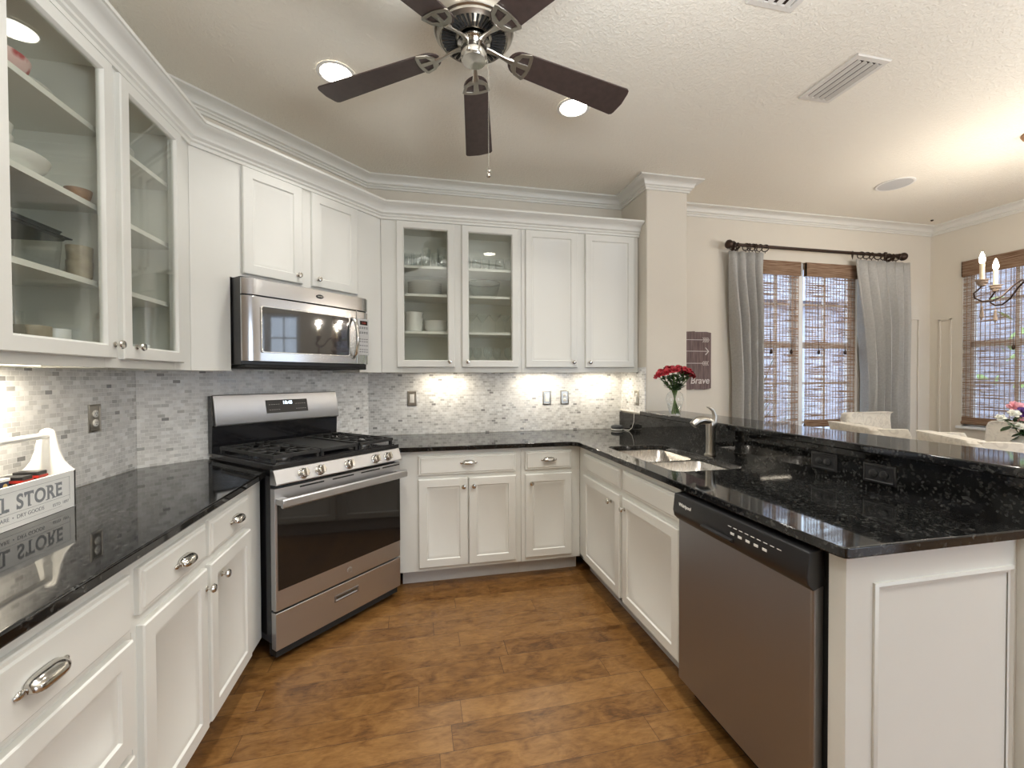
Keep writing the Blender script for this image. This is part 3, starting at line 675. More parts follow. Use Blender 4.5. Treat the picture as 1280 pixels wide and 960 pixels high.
t = thing('kitchen_faucet', 'tall brushed nickel single-lever faucet standing behind the sink', 'faucet', (1.602, -1.317, .9145))
MB().lathe([(.032, 0), (.032, .005), (.027, .009), (.0245, .02), (.0235, .10), (.025, .165), (.026, .185), (.018, .20)], (0, 0, 0), 24).done('faucet_body', 'nickel', t)
MB().tube([(.015, 0, .178), (-.012, .002, .192), (-.045, .006, .200), (-.075, .010, .192), (-.10, .014, .170)], .02, 16, [.02, .027, .030, .030, .027], .8).done('spout', 'nickel', t)
MB().tube([(.012, 0, .165), (.026, 0, .19), (.030, 0, .222), (.018, .002, .252), (-.004, .006, .268), (-.016, .008, .270)], .01, 12, [.018, .017, .013, .010, .007, .004]).done('lever', 'nickel', t)

# ------------------------------------------------------------------ gas range
t = fthing('diag', (RS0 + RS1) / 2, 0, 0, 'gas_range', 'freestanding stainless gas range with black cooktop across the corner', 'range')
HW = .385
b = MB().box(-HW + .004, HW - .004, -.64, -.012, .09, .922).done('range_body', 'black', t, bevel=.002)
b = MB()
for x in (-.34, .34):
    for y in (-.58, -.08): b.lathe([(.016, 0), (.016, .012), (.009, .014), (.009, .09)], (x, y, 0), 12)
b.done('levelling_feet', 'rubber', t)
MB().box(-HW, HW, -.672, -.05, .924, .946).box(-HW + .02, HW - .02, -.655, -.07, .946, .950).done('cooktop', 'black', t, bevel=.006, seg=3)
cp = MB().prism([(-.640, .850), (-.694, .852), (-.698, .858), (-.672, .922), (-.640, .922)], -HW, HW, 'yz').done('control_panel', 'steel', t, bevel=.002)
cx0 = (RS0 + RS1) / 2
for s in (.446, .537, .708, .886, .974):
    x = s - cx0; n = Vector((0, -.94, .33)).normalized(); c = Vector((x, -.6865, .886))
    k = MB(); k.lathe([(.027, 0), (.027, .004), (.022, .007), (.021, .026), (.018, .030)], (0, 0, 0), 24, '-y'); k.box(-.005, .005, -.042, -.018, -.020, .020)
    o = k.done('burner_knob', 'chrome', t, bevel=.0015); o.location = c; o.rotation_euler = (-.35, 0, 0)
d = MB().box(-HW, HW, -.679, -.640, .256, .835).done('oven_door', 'steel', t, bevel=.003)
MB().box(-HW + .012, HW - .002, -.6815, -.679, .352, .768).done('door_glass', 'ovenglass', d, bevel=.001)
b = MB()
for x in (-.26, -.08, .10, .25): b.box(x, x + .13, -.6812, -.679, .819, .826)
b.done('vent_slots', 'rubber', d)
MB().prism([(-.745, .795), (-.75, .79), (-.75, .76), (-.742, .752), (-.728, .755), (-.724, .775), (-.73, .795)], -HW + .002, HW - .002, 'yz').box(-HW + .004, -HW + .045, -.74, -.679, .762, .79).box(HW - .045, HW - .004, -.74, -.679, .762, .79).done('door_handle', 'steel', d, bevel=.003)
bd_ = MB().lathe([(.0155, 0), (.0155, .0015), (.0135, .002), (.0135, .0012), (.0, .0012)], (.02, -.679, .303), 28, '-y').done('badge', 'steel', d)
text('GE', .017, 'nickel', 'badge_mark', d, (.02, -.681, .297), shear=.3)
b = MB(); rk = []
for z in (.44, .51, .60):
    b.tube([(-.28, -.60, z), (.28, -.60, z)], .0025, 6)
dr = MB().box(-HW, HW, -.679, -.640, .070, .247).done('storage_drawer', 'steel', t, bevel=.003)
MB().panel(-.075, .075, .165, .198, [(0, 0), (0, .003), (.003, .004), (.007, .004), (.011, -.0)], True, -.679).done('drawer_handle', 'steelv', dr)
b.b.free()
MB().box(-HW + .01, HW - .01, -.66, -.60, .03, .09).done('toe_panel', 'rubber', t)
bg_ = MB().prism([(-.012, .94), (-.012, 1.258), (-.045, 1.258), (-.075, 1.10), (-.062, 1.09), (-.055, .94)], -HW, HW, 'yz').done('backguard', 'black', t, bevel=.003)
MB().prism([(-.04, 1.264), (-.055, 1.262), (-.092, 1.102), (-.088, 1.092), (-.06, 1.092)], -HW + .008, HW - .004, 'yz').done('backguard_fascia', 'steel', bg_, bevel=.004, seg=3)
dp = MB().box(-.13, .13, -.003, 0, -.04, .04).done('display_panel', 'blackp', bg_, bevel=.001); dp.location = (.028, -.0745, 1.184); dp.rotation_euler = (math.radians(-13), 0, 0)
o = text('10:43', .028, 'clock', 'clock_readout', dp, (0, -.0036, .012), off=.0006)
b = MB()
for i in range(5):
    for z in (.012, -.02):
        for s in (-1, 1): b.box(s * (.055 + i * .014) - .004, s * (.055 + i * .014) + .004, -.0034, -.003, z - .001, z + .001)
b.done('key_legends', 'plastic', dp)
def grate(xa, xb):
    b = MB(); ya, yb, z0, z1 = -.635, -.11, .968, .986; r = .006
    for y in (ya, yb, (ya + yb) / 2): b.box(xa, xb, y - r, y + r, z0, z1)
    for x in (xa + r, xb - r): b.box(x - r, x + r, ya, yb, z0, z1)
    for yc in ((ya * .75 + yb * .25), (ya * .25 + yb * .75)):
        for k in range(6):
            a = PI * k / 3 + PI / 6; xm = (xa + xb) / 2
            p = Vector((math.cos(a), math.sin(a), 0)); tx = (xb - xa) / 2 / max(abs(p.x), 1e-3); ty = .125 / max(abs(p.y), 1e-3); L = min(tx, ty)
            c = Vector((xm, yc, z1 - .006)); b.tube([c + p * .03, c + p * L * .6, c + p * L], .0055, 6)
        for dx in (-.06, .06): b.box((xa + xb) / 2 + dx - .004, (xa + xb) / 2 + dx + .004, yc - .12, yc + .12, z0 + .006, z1 + .001)
    for x in (xa + .008, xb - .008):
        for y in (ya + .01, yb - .01): b.box(x - .008, x + .008, y - .008, y + .008, .949, z0)
    return b.done('grate', 'blackm', t, bevel=.0015)
grate(-.368, -.125); grate(.125, .368)
b = MB().box(-.118, .118, -.60, -.13, .970, .980)
for s in (-1, 1): b.box(s * .113 - .006, s * .113 + .006, -.635, -.11, .966, .988)
b.box(-.118, .118, -.635, -.612, .966, .984).box(-.118, .118, -.125, -.11, .966, .984)
for x in (-.105, .105):
    for y in (-.625, -.12): b.box(x - .008, x + .008, y - .008, y + .008, .949, .967)
b.done('griddle', 'blackm', t, bevel=.002)
for x in (-.247, .247):
    for y in (-.50, -.24):
        u = MB().lathe([(.048, .950), (.048, .955), (.036, .957), (.036, .963)], (x, y, 0), 24).done('burner', 'nickel', t)
        MB().lathe([(.034, .963), (.036, .968), (.03, .971)], (x, y, 0), 24).done('burner_cap', 'blackm', u)

# ------------------------------------------------------------------ microwave
t = fthing('diag', .6885, 0, 0, 'microwave_oven', 'stainless over-the-range microwave with mirrored window below the corner cabinet', 'microwave')
MB().box(-.381, .381, -.385, -.01, 1.425, 1.868).done('microwave_case', 'blackp', t, bevel=.002)
def bowed(x0, x1, z0, z1, bow=.0, edge=.045, y=-.386, th=.034):
    pts = []; n = 24
    for i in range(n + 1):
        x = x0 + (x1 - x0) * i / n; u = (x + .382) / .764; e = min(1, (x + .382) / edge) if True else 1
        e2 = min(1, (.382 - x) / edge); k = (1 - (1 - max(0, e)) ** 2) * (1 - (1 - max(0, e2)) ** 2); k = max(.35, k)
        pts.append((x, y - th * k - .006 * math.sin(PI * u)))
    return [(x0, y)] + pts + [(x1, y)]
MB().prism(bowed(-.382, .382, 0, 0), 1.778, 1.860).done('vent_grille_panel', 'steelp', t, bevel=.002)
d = MB().prism(bowed(-.382, .278, 0, 0), 1.442, 1.772).done('microwave_door', 'steelp', t, bevel=.002)
L_ = [[(x, -.4275 - q, z) for x, z in rr(-.297 + i, .222 - i, 1.492 + i, 1.722 - i, .012, 3)] for i, q in ((-.006, -.006), (-.006, .001), (-.002, .002), (.002, .0), (.002, .0))]
MB().loops(L_, False, False).done('window_surround', 'chrome', d)
MB().prism(rr(-.297, .222, 1.492, 1.722, .012, 3), -.4285, -.424, 'xz').done('door_window', 'mwglass', d)
MB().tube([(.252, -.425, 1.480), (.252, -.45, 1.50), (.250, -.470, 1.56), (.250, -.474, 1.605), (.250, -.470, 1.65), (.252, -.45, 1.705), (.252, -.425, 1.725)], .011, 12, flat=.8).done('door_handle', 'chrome', d)
p = MB().prism(bowed(.281, .382, 0, 0), 1.442, 1.772).done('keypad_panel', 'steelp', t, bevel=.002)
MB().box(.292, .372, -.424, -.40, 1.50, 1.728).done('keypad', 'speakerg', p, bevel=.003)
MB().box(.304, .360, -.4252, -.424, 1.690, 1.716).done('display_window', 'ovenglass', p)
text('12:05', .014, 'redp', 'display_digits', p, (.332, -.4256, 1.698))
b = MB()
for j, z in enumerate((1.675, 1.668, 1.645, 1.638, 1.60, 1.585, 1.56, 1.535, 1.52)):
    for i in range(4): b.box(.300 + i * .017, .310 + i * .017, -.4246, -.424, z - .0022, z + .0022)
b.done('keypad_print', 'charcoal', p)
b = MB(); b.loops([[(x, -.4278 - q, z) for x, z in [(.028 + (.022 - i) * math.cos(a), 1.822 + (.0115 - i) * math.sin(a)) for a in [2 * PI * k / 24 for k in range(24)]]] for i, q in ((0, -.004), (0, .002), (.002, .0025))], False, True); bd_ = b.done('oval_badge', 'charcoal', t)
text('MAYTAG', .0075, 'chrome', 'badge_lettering', bd_, (.028, -.4306, 1.8195), off=.0002)
MB().box(-.37, .37, -.40, -.02, 1.408, 1.425).done('underside_grille', 'rubber', t, bevel=.004)

# ------------------------------------------------------------------ dishwasher
t = fthing('pen', 1.818, 0, 0, 'dishwasher', 'stainless dishwasher with black control strip built into the peninsula', 'dishwasher')
DWW = .648
MB().box(.003, DWW - .003, -.585, -.03, .105, .880).done('dishwasher_case', 'rubber', t)
d = MB().box(.006, DWW - .008, -.632, -.590, .085, .775).done('dishwasher_door', 'steelv', t, bevel=.010, seg=3)
c = MB().prism([(-.59, .772), (-.632, .757), (-.650, .775), (-.656, .800), (-.648, .868), (-.60, .872)], .004, DWW - .005, 'yz').done('control_strip', 'blackp', t, bevel=.004, seg=3)
MB().prism([(-.6535, .806), (-.6548, .803), (-.649, .855), (-.6475, .858)], .30, DWW - .03, 'yz').done('touch_panel', 'ovenglass', c)
MB().prism([(-.655, .785), (-.668, .792), (-.668, .800), (-.654, .803)], .20, .36, 'yz').done('pull_lip', 'blackp', c, bevel=.003)
text('Whirlpool', .019, 'plastic', 'lettering', c, (.085, -.6548, .826), off=.0003, rot=(PI / 2 - .12, 0, 0))
b = MB()
for i in range(9): b.box(.33 + i * .026, .345 + i * .026, -.6530, -.6515, .838, .8395)
for i in range(5): b.box(.345 + i * .035, .362 + i * .035, -.6555, -.654, .814, .822)
b.done('control_legends', 'plastic', c)
MB().box(.02, DWW - .02, -.56, -.54, 0, .10).done('toe_panel', 'rubber', t)

# ------------------------------------------------------------------ ceiling fan
FC = (.2154, -1.7935)
t = thing('ceiling_fan', 'brushed nickel ceiling fan with five dark walnut blades over the kitchen', 'ceiling fan', (FC[0], FC[1], 2.537))
MB().lathe([(.075, H - 2.538), (.075, .30), (.06, .275), (.055, .25), (.10, .24), (.145, .225), (.152, .20), (.152, .125), (.148, .115), (.13, .108)], (0, 0, 0), 48).done('motor_housing', 'nickel', t)
b = MB().lathe([(.140, .112), (.139, .104), (.132, .098), (.128, .094), (.126, .098), (.064, .103), (.058, .10), (.058, .108)], (0, 0, 0), 48); mp_ = b.done('vent_plate', 'nickel', t)
b = MB()
for k in range(40):
    a = 2 * PI * k / 40; ca, sa = math.cos(a), math.sin(a); q = []
    for r, w_ in ((.070, .0022), (.121, .0044)):
        q += [(r * ca - w_ * sa, r * sa + w_ * ca), (r * ca + w_ * sa, r * sa - w_ * ca)]
    b.prism([q[0], q[2], q[3], q[1]], .0945, .1015)
b.done('vent_slots', 'rubber', mp_)
MB().lathe([(.05, .10), (.05, .088), (.062, .084), (.062, .078), (.048, .074), (.050, .07), (.050, .026), (.046, .018), (.0, .016)], (0, 0, 0), 36, cap1=False).done('switch_housing', 'chrome', t)
for k in range(5):
    a = 2.658237 - k * 2 * PI / 5
    n = 14; out = []
    r0, r1, w0, w1 = .140, .66, .052, .070
    out = [(r0 + .055 * (1 - math.cos(PI * (j / 12 - .5))), -w0 * math.sin(PI * (j / 12 - .5)) * -1) for j in range(13)]
    tip = [(r1 - .014, w1), (r1 - .004, w1 - .006), (r1, w1 - .018), (r1 + .006, 0), (r1, -w1 + .018), (r1 - .004, -w1 + .006), (r1 - .014, -w1)]
    bl = MB().prism(out + tip, -.003, .003).done('fan_blade', 'blade', t, bevel=.001); bl.rotation_euler = (math.radians(-10), math.radians(6), a); bl.location = (0, 0, .074)
    # ornamental iron: arm and pierced leaf plate
    b = MB(); b.tube([(.040, 0, .004), (.07, 0, .006), (.10, 0, .002), (.13, 0, -.004), (.160, 0, -.006)], .009, 8, [.014, .010, .008, .010, .016], .5)
    sh = -.046; L0 = [(.195, 0), (.205, .028), (.225, .048), (.262, .060), (.270, .052), (.276, .025), (.278, 0), (.276, -.025), (.270, -.052), (.262, -.060), (.225, -.048), (.205, -.028)]
    h1 = [(.222, .010), (.232, .036), (.258, .044), (.264, .012)]; h1 = [(x + sh, y) for x, y in h1]; L0 = [(x + sh, y) for x, y in L0]; h2 = [(x, -y) for x, y in h1][::-1]
    b.slab_holes(L0, [h1, h2], -.0085, -.0035)
    ir = b.done('blade_iron', 'nickel', t, bevel=.0012); ir.rotation_euler = (math.radians(-9), math.radians(6), a); ir.location = (0, 0, .074)
b = MB().tube([(.050, -.018, .02), (.052, -.018, -.02), (.052, -.018, -.39)], .0013, 6).sphere((.052, -.018, -.40), .009, seg=12).lathe([(.004, -.425), (.008, -.42), (.007, -.41)], (.052, -.018, 0), 12)
b.done('pull_chain', 'chrome', t)

# ------------------------------------------------------------------ recessed lights
def downlight(x, y, label, power=5, grp=None):
    t = thing('recessed_light', label, 'ceiling light', (x, y, H), 0, grp)
    MB().lathe([(.092, -.001), (.092, -.004), (.078, -.006), (.072, -.001)], (0, 0, 0), 36, cap0=False, cap1=False).done('trim_ring', 'plastic', t)
    MB().lathe([(.076, -.0012), (.072, -.004), (.0, -.005)], (0, 0, 0), 32, cap1=False).done('lens', 'lamp', t)
    l = bpy.data.lights.new('recessed_lamp', 'AREA'); l.shape = 'DISK'; l.size = .14; l.energy = power; l.spread = 1.9; l.color = (1, .965, .92)
    o = bpy.data.objects.new('recessed_lamp', l); col.objects.link(o); o.parent = t; o.location = (0, 0, -.012)
downlight(-.389, -1.130, 'bright recessed light partly behind the left-pointing fan blade', 3.2)
downlight(.866, -1.120, 'bright recessed light partly behind the right-pointing fan blade')
for x, y in ((-.39, -2.42), (.866, -2.42)): downlight(x, y, 'recessed light above or behind the viewer, outside the photo', 5, 'recessed lights outside the photo')
for x, y in ((2.6, -3.4), (4.1, -3.4), (2.6, -5.4), (4.1, -5.4)): downlight(x, y, 'recessed light in the open room behind the bar, outside the photo', 8, 'recessed lights in the open room')

# ------------------------------------------------------------------ vents, ceiling speaker, detector
def vent(x, y, lx, ly, label, along='y'):
    t = thing('ceiling_vent', label, 'air vent', (x, y, H - .0005))
    b = MB(); f = .028; q = lambda i, z: [(x, y, z) for x, y in ((-lx / 2 + i, -ly / 2 + i), (lx / 2 - i, -ly / 2 + i), (lx / 2 - i, ly / 2 - i), (-lx / 2 + i, ly / 2 - i))]
    b.loops([q(0, 0), q(0, -.003), q(.004, -.008), q(f - .002, -.008), q(f, -.005), q(f, 0)], False, False)
    b.done('vent_frame', 'ventm', t)
    MB().box(-lx / 2 + f, lx / 2 - f, -ly / 2 + f, ly / 2 - f, -.002, -.001).done('vent_opening', 'bronze', t)
    n = int((lx - 2 * f) / .034)
    b = MB()
    for i in range(n):
        x0 = -lx / 2 + f + (i + .5) * (lx - 2 * f) / n
        b.prism([(x0 - .010, -.004), (x0 + .005, -.016), (x0 + .0065, -.0145), (x0 - .008, -.002)], -ly / 2 + f, ly / 2 - f, 'xz')
    b.done('vent_louvers', 'ventm', t)
vent(2.134, -1.622, .20, .33, 'white louvered ceiling vent with long blades near the dining side')
vent(1.42, -2.06, .22, .30, 'ceiling vent cut by the top edge of the photo')
t = thing('ceiling_speaker', 'round pale grey speaker grille flush in the ceiling above the dining area', 'speaker', (3.697, -.735, H - .0005))
MB().lathe([(.125, 0), (.125, -.004), (.118, -.007), (.108, -.005)], (0, 0, 0), 48, cap0=False, cap1=False).done('speaker_rim', 'plastic', t)
MB().lathe([(.110, -.001), (.109, -.005), (.0, -.006)], (0, 0, 0), 40, cap1=False).done('speaker_grille', 'speakerg', t)
t = thing('ceiling_sensor', 'tiny dark ceiling sensor near the far dining room corner', 'sensor', (4.901, -.192, H - .0005))
MB().lathe([(.012, 0), (.012, -.006), (.006, -.012)], (0, 0, 0), 16).done('sensor_body', 'bronze', t)

# ------------------------------------------------------------------ under-cabinet lights
def ucl(fr, x, y, L, label, power, col_=(1, .88, .70), grp=None):
    t = fthing(fr, x, y, ZB + .012, 'under_cabinet_light', label, 'light', grp)
    MB().box(-L / 2, L / 2, -.02, .02, -.006, .0005).done('fixture_housing', 'plastic', t, bevel=.002)
    MB().box(-L / 2 + .01, L / 2 - .01, -.014, .014, -.009, -.006).done('diffuser', 'strip', t)
    l = bpy.data.lights.new('under_cabinet_lamp', 'AREA'); l.shape = 'RECTANGLE'; l.size = L - .03; l.size_y = .025; l.energy = power; l.color = col_
    o = bpy.data.objects.new('under_cabinet_lamp', l); col.objects.link(o); o.parent = t; o.location = (0, 0, -.012)
ucl('left', -1.90, -.12, .40, 'lit strip light under the left glass cabinet', 3.6)
ucl('back', .215, -.13, .34, 'lit strip light under the back glass cabinet', 1.45)
ucl('back', .965, -.13, .34, 'lit strip light under the left part of the solid-door back cabinet', 1.45)
ucl('back', 1.47, -.13, .30, 'lit strip light under the back cabinet end beside the column', 1.45)
for yy, nm in ((-1.44, 'small unlit puck light under left glass cabinet, nearer one'), (-1.25, 'small unlit puck light under left glass cabinet, farther one')):
    tag(at(MB().lathe([(.03, .0), (.028, -.012), (.012, -.016)], (0, 0, 0), 20).done('puck_light', 'plastic'), fp('left', yy, -.10, ZB + .019), 0), nm, 'light')

# ------------------------------------------------------------------ curtain rod, rings, curtains, blinds
RZ = 2.535
t = thing('curtain_rod', 'dark bronze curtain rod above the dining window', 'curtain rod', (3.70, -.09, RZ))
MB().tube([(-.93, 0, 0), (.93, 0, 0)], .0145, 14).done('rod', 'bronze', t)
for s in (-1, 1):
    MB().lathe([(.016, .925), (.026, .935), (.026, .945), (.016, .955), (.035, .975), (.040, .99), (.035, 1.005), (.01, 1.02)] if s > 0 else [(.016, -.925), (.026, -.935), (.026, -.945), (.016, -.955), (.035, -.975), (.040, -.99), (.035, -1.005), (.01, -1.02)], (0, 0, 0), 18, 'x').done('finial', 'bronze', t)
    MB().box(s * .88 - .015, s * .88 + .015, .075, .088, -.09, .06).tube([(s * .88, .08, -.05), (s * .88, .04, -.03), (s * .88, 0, -.018)], .009, 8).tube([(s * .88, .08, .0), (s * .88, 0, 0)], .008, 8).done('rod_bracket', 'bronze', t, bevel=.002)
r0 = None
for i, (x, tilt) in enumerate([(2.745, .1), (2.80, -.2), (2.885, .25), (2.92, -.12), (2.955, .2), (2.99, -.25), (3.03, .1), (3.09, .3), (4.07, -.5), (4.17, .15), (4.24, .3), (4.30, -.2), (4.38, .25), (4.44, -.15), (4.50, .2), (4.56, -.3), (4.60, .1)]):
    if r0 is None:
        r0 = MB().tube([(0, .030 * math.cos(a), .030 * math.sin(a) - .014) for a in [2 * PI * k / 20 for k in range(21)]], .0045, 6).tube([(0, 0, -.043), (0, 0, -.060)], .003, 6).done('curtain_ring', 'bronze'); r = r0
    else: r = r0.copy(); col.objects.link(r)
    r.location = (x, -.09, RZ); r.rotation_euler = (0, 0, tilt * 1.5)
    tag(r, 'dark curtain ring on rod above the left grey curtain' if i < 8 else 'dark curtain ring on rod above the right grey curtain', 'curtain ring', 'curtain rings, left bunch' if i < 8 else 'curtain rings, right bunch')
def curtain(x0a, x1a, x0b, x1b, folds, label, seed):
    rnd = random.Random(seed); n = folds * 12; z1, z0 = 2.478, .02; ph = rnd.random() * 6; g = []
    am = [rnd.uniform(.7, 1.3) for _ in range(folds + 2)]
    for j in range(30):
        v = j / 29; z = z1 + (z0 - z1) * v; row = []
        f = min(1, v * 2.2); xa = x0a + (x0b - x0a) * f; xb = x1a + (x1b - x1a) * f
        for i in range(n + 1):
            u = i / n; A = am[int(u * folds)] * (1 - (u * folds % 1)) + am[int(u * folds) + 1] * (u * folds % 1)
            s = math.sin(2 * PI * u * folds + ph + .35 * math.sin(v * 3 + u * 7)); dep = (.014 + .040 * min(1, v * 4)) * A
            row.append((xa + (xb - xa) * (u + .010 * math.sin(4 * PI * u * folds + 1 + v)), -.085 + dep * s + .004 * math.sin(9 * v + 5 * u), z))
        g.append(row)
    o = MB().loops(g, False, False, False, True).done('curtain', 'greyc', normals=False, solid=.003)
    tag(o, label, 'curtain')
curtain(2.72, 3.08, 2.79, 3.08, 4, 'grey pleated curtain at the left side of the dining window', 3)
curtain(4.10, 4.76, 4.20, 4.74, 6, 'grey pleated curtain at the right side of the dining window', 5)
def blind(fr, x0, x1, z0, z1, val, label, y=.0):
    t = fthing(fr, (x0 + x1) / 2, y, z1, 'woven_wood_blind', label, 'window blind'); h = (x1 - x0) / 2; D = z1 - z0
    MB().box(-h, h, -.012, -.0095, -D + .02, 0).done('woven_shade', 'blind', t)
    MB().box(-h - .006, h + .006, -.030, -.018, -val, .005).box(-h - .006, -h, -.03, 0, -val, .005).box(h, h + .006, -.03, 0, -val, .005).done('valance', 'blindv', t)
    MB().tube([(-h, -.016, -D + .02), (h, -.016, -D + .02)], .016, 10).box(-h, h, -.018, -.010, -D + .02, -D + .075).done('hem_roll', 'blindv', t)
    b = MB()
    for x in (-.5 * h, .55 * h): b.tube([(x, -.014, -val), (x, -.014, -.62), (x + .005, -.02, -.82)], .002, 5)
    b.lathe([(.006, 0), (.012, -.02), (.012, -.035), (.005, -.045)], (.55 * h + .005, -.02, -.82), 10).lathe([(.006, 0), (.012, -.02), (.012, -.035), (.005, -.045)], (-.5 * h + .005, -.02, -.82), 10)
    b.done('pull_cord', 'bronze', t)
blind('back', 3.115, 3.540, .60, 2.432, .125, 'narrow woven wood blind in the left sash of the dining window')
blind('back', 3.610, 4.205, .865, 2.432, .125, 'wider woven wood blind in the right sash of the dining window')
blind('right', .285, 1.74, .885, 2.452, .14, 'woven wood blind on the side wall window behind the chandelier', y=-.004)

# ------------------------------------------------------------------ sign on the dining wall
t = thing('wooden_wall_sign', 'weathered purple-brown plank sign with white arrows on dining wall behind roses', 'sign', (2.42, -.001, 1.24))
b = MB(); b.prism([(-.155, .01), (-.05, .0), (.0, .008), (.008, .004), (.10, .0), (.168, .012), (.168, .512), (.12, .520), (.008, .518), (.0, .523), (-.10, .518), (-.155, .522)], -.018, 0, 'xz').done('sign_board', 'sign', t, bevel=.002)
b = MB(); fy = (-.0205, -.018)
def arrow(z, d, tail):
    b.box(-.13, .135, *fy, z - .0022, z + .0022)
    if d > 0:
        for s in (1, -1): b.prism([(.135, z), (.145, z), (.112, z + s * .034), (.106, z + s * .030)], *fy, 'xz')
    for k in range(4 if tail else 0):
        x = .075 + k * .016
        for s in (1, -1): b.prism([(x, z), (x + .004, z), (x + .020, z + s * .020), (x + .014, z + s * .020)] if tail > 1 else [(x + .02, z), (x + .024, z), (x + .010, z + s * .022), (x + .004, z + s * .022)], *fy, 'xz')
arrow(.447, 0, 1); arrow(.345, 1, 0); arrow(.237, 0, 2)
b.done('painted_arrows', 'signink', t)
text('Brave', .084, 'signink', 'painted_word', t, (.052, -.0195, .055), off=.001, shear=.15)

# ------------------------------------------------------------------ chandelier
CH = (3.785, -1.487); CZ = 1.906
t = thing('chandelier', 'iron candle chandelier with lit flame bulbs and wooden drops over dining table', 'chandelier', (CH[0], CH[1], CZ))
MB().lathe([(.063, H - CZ), (.066, H - CZ - .01), (.055, H - CZ - .03), (.02, H - CZ - .045)], (0, 0, 0), 24).done('ceiling_canopy', 'brownw', t)
b = MB()
for k in range(15):
    z = .26 + k * .046; a = k % 2 * PI / 2
    b.tube([(.012 * math.cos(q) * math.cos(a), .012 * math.cos(q) * math.sin(a), z + .03 * math.sin(q)) for q in [2 * PI * j / 12 for j in range(13)]], .0025, 5)
b.done('hanging_chain', 'bronze', t)
MB().lathe([(.006, .24), (.018, .22), (.010, .19), (.014, .12), (.030, .07), (.034, .03), (.020, -.01), (.016, -.06), (.036, -.10), (.040, -.13), (.018, -.16), (.006, -.19)], (0, 0, 0), 20).done('turned_column', 'chwood', t)
th0 = math.atan2(-R.y, -R.x)      # towards image left
for i, dg in enumerate((20, 98, 166, 236, 306)):
    a = th0 - math.radians(dg); ca, sa = math.cos(a), math.sin(a); rr_ = .25
    P_ = [(.03, .05), (.06, .055), (.10, .02), (.15, -.04), (.20, -.07), (.25, -.068), (.285, -.045), (.290, -.015), (.268, .008), (rr_, .03)]
    fine = []
    for (r1, z1), (r2, z2) in zip(P_, P_[1:]): fine += [(r1, z1), ((r1 + r2) / 2, (z1 + z2) / 2)]
    arm = MB().tube([(r * ca, r * sa, z) for r, z in fine + [P_[-1]]], .0052, 7).done('arm', 'bronze', t)
    c = (rr_ * ca, rr_ * sa, 0)
    MB().lathe([(.010, .026), (.018, .034), (.018, .040), (.026, .046), (.030, .054), (.024, .060), (.034, .066), (.034, .070), (.012, .072)], c, 18).done('candle_cup', 'chwood', arm)
    MB().lathe([(.0125, .070), (.0125, .175)], c, 14).done('candle_sleeve', 'candle', arm)
    MB().lathe([(.007, .175), (.014, .19), (.0155, .205), (.010, .228), (.003, .25)], c, 14).done('flame_bulb', 'flame', arm)
    if True:
        MB().tube([(.25 * ca, .25 * sa, -.075), (.25 * ca, .25 * sa, -.10)], .002, 5).lathe([(.004, -.10), (.008, -.108), (.006, -.115), (.010, -.15), (.012, -.17), (.005, -.178), (.003, -.19)], (.25 * ca, .25 * sa, 0), 12).done('wooden_drop', 'chwood', arm)
    l = bpy.data.lights.new('candle_lamp', 'POINT'); l.energy = 4.2; l.color = (1, .90, .78); l.shadow_soft_size = .02
    o = bpy.data.objects.new('candle_lamp', l); col.objects.link(o); o.parent = t; o.location = (c[0], c[1], .275)

# ------------------------------------------------------------------ dining table, chairs, bouquet
t = thing('dining_table', 'dark round pedestal dining table hidden behind the chair backs', 'table', (3.92, -1.36, 0))
MB().lathe([(.43, .715), (.445, .722), (.445, .742), (.435, .75)], (0, 0, 0), 48).done('tabletop', 'fabric_d', t)
MB().lathe([(.05, .08), (.07, .12), (.05, .2), (.08, .35), (.09, .45), (.05, .6), (.06, .7), (.15, .715)], (0, 0, 0), 24).done('pedestal', 'fabric_d', t)
for k in range(4):
    a = PI / 4 + k * PI / 2; MB().tube([(.03 * math.cos(a), .03 * math.sin(a), .14), (.2 * math.cos(a), .2 * math.sin(a), .09), (.34 * math.cos(a), .34 * math.sin(a), .03), (.38 * math.cos(a), .38 * math.sin(a), .03)], .03, 10, [.04, .035, .03, .028]).done('foot', 'fabric_d', t)
def dchair(x, y, rz, label, wing, top, w_=.48):
    """origin under the seat, facing local +y, back at local y=-.24"""
    t = thing('dining_chair', label, 'chair', (x, y, 0), rz, 'cream upholstered dining chairs'); h = w_ / 2
    MB().prism(rr(-h + .01, h - .01, -.22, .24, .05), .40, .50).done('seat', 'damask', t, bevel=.02, seg=3)
    b = MB(); L_ = []
    for z, yb, dx in ((.42, -.20, 0), (.60, -.22, 0), (.80, -.245, .0), (top - .05, -.265, -.002), (top - .015, -.268, -.012), (top, -.262, -.035)):
        L_.append([(px, py + yb, z) for px, py in rr(-h - dx * 1.0 if False else -h - (-dx) * -1 * -1 if False else -h - dx * -1, h + dx, -.045, .045, .03)])
    b.loops(L_, True, True, True, True); b.done('backrest', 'damask', t)
    if wing:
        for s in (-1, 1):
            b = MB(); z1 = top - .004
            L_ = [[(s * (h - .03) + qx, qy, z) for qx, qy in rr(-.022, .022, -.27, yl, .02)] for z, yl in ((.42, .05), (.62, .05), (.72, -.02), (.85, -.05), (z1 - .04, -.06), (z1, -.08))]
            b.loops(L_, True, True, True, True); b.done('wing', 'damask', t)
    for sx in (-1, 1):
        for yy in (-.19, .20): MB().tube([(sx * (h - .05), yy, .41), (sx * (h - .05), yy * 1.06, 0)], .02, 4, [.026, .017]).done('leg', 'brownw', t)
    return t
dchair(3.89, -.63, PI, 'cream chair on the window side of the dining table, slightly rounded top', False, 1.035, .48)
a2 = math.atan2(-.49, .87) - PI / 2; a1 = math.atan2(-.33, .94) - PI / 2
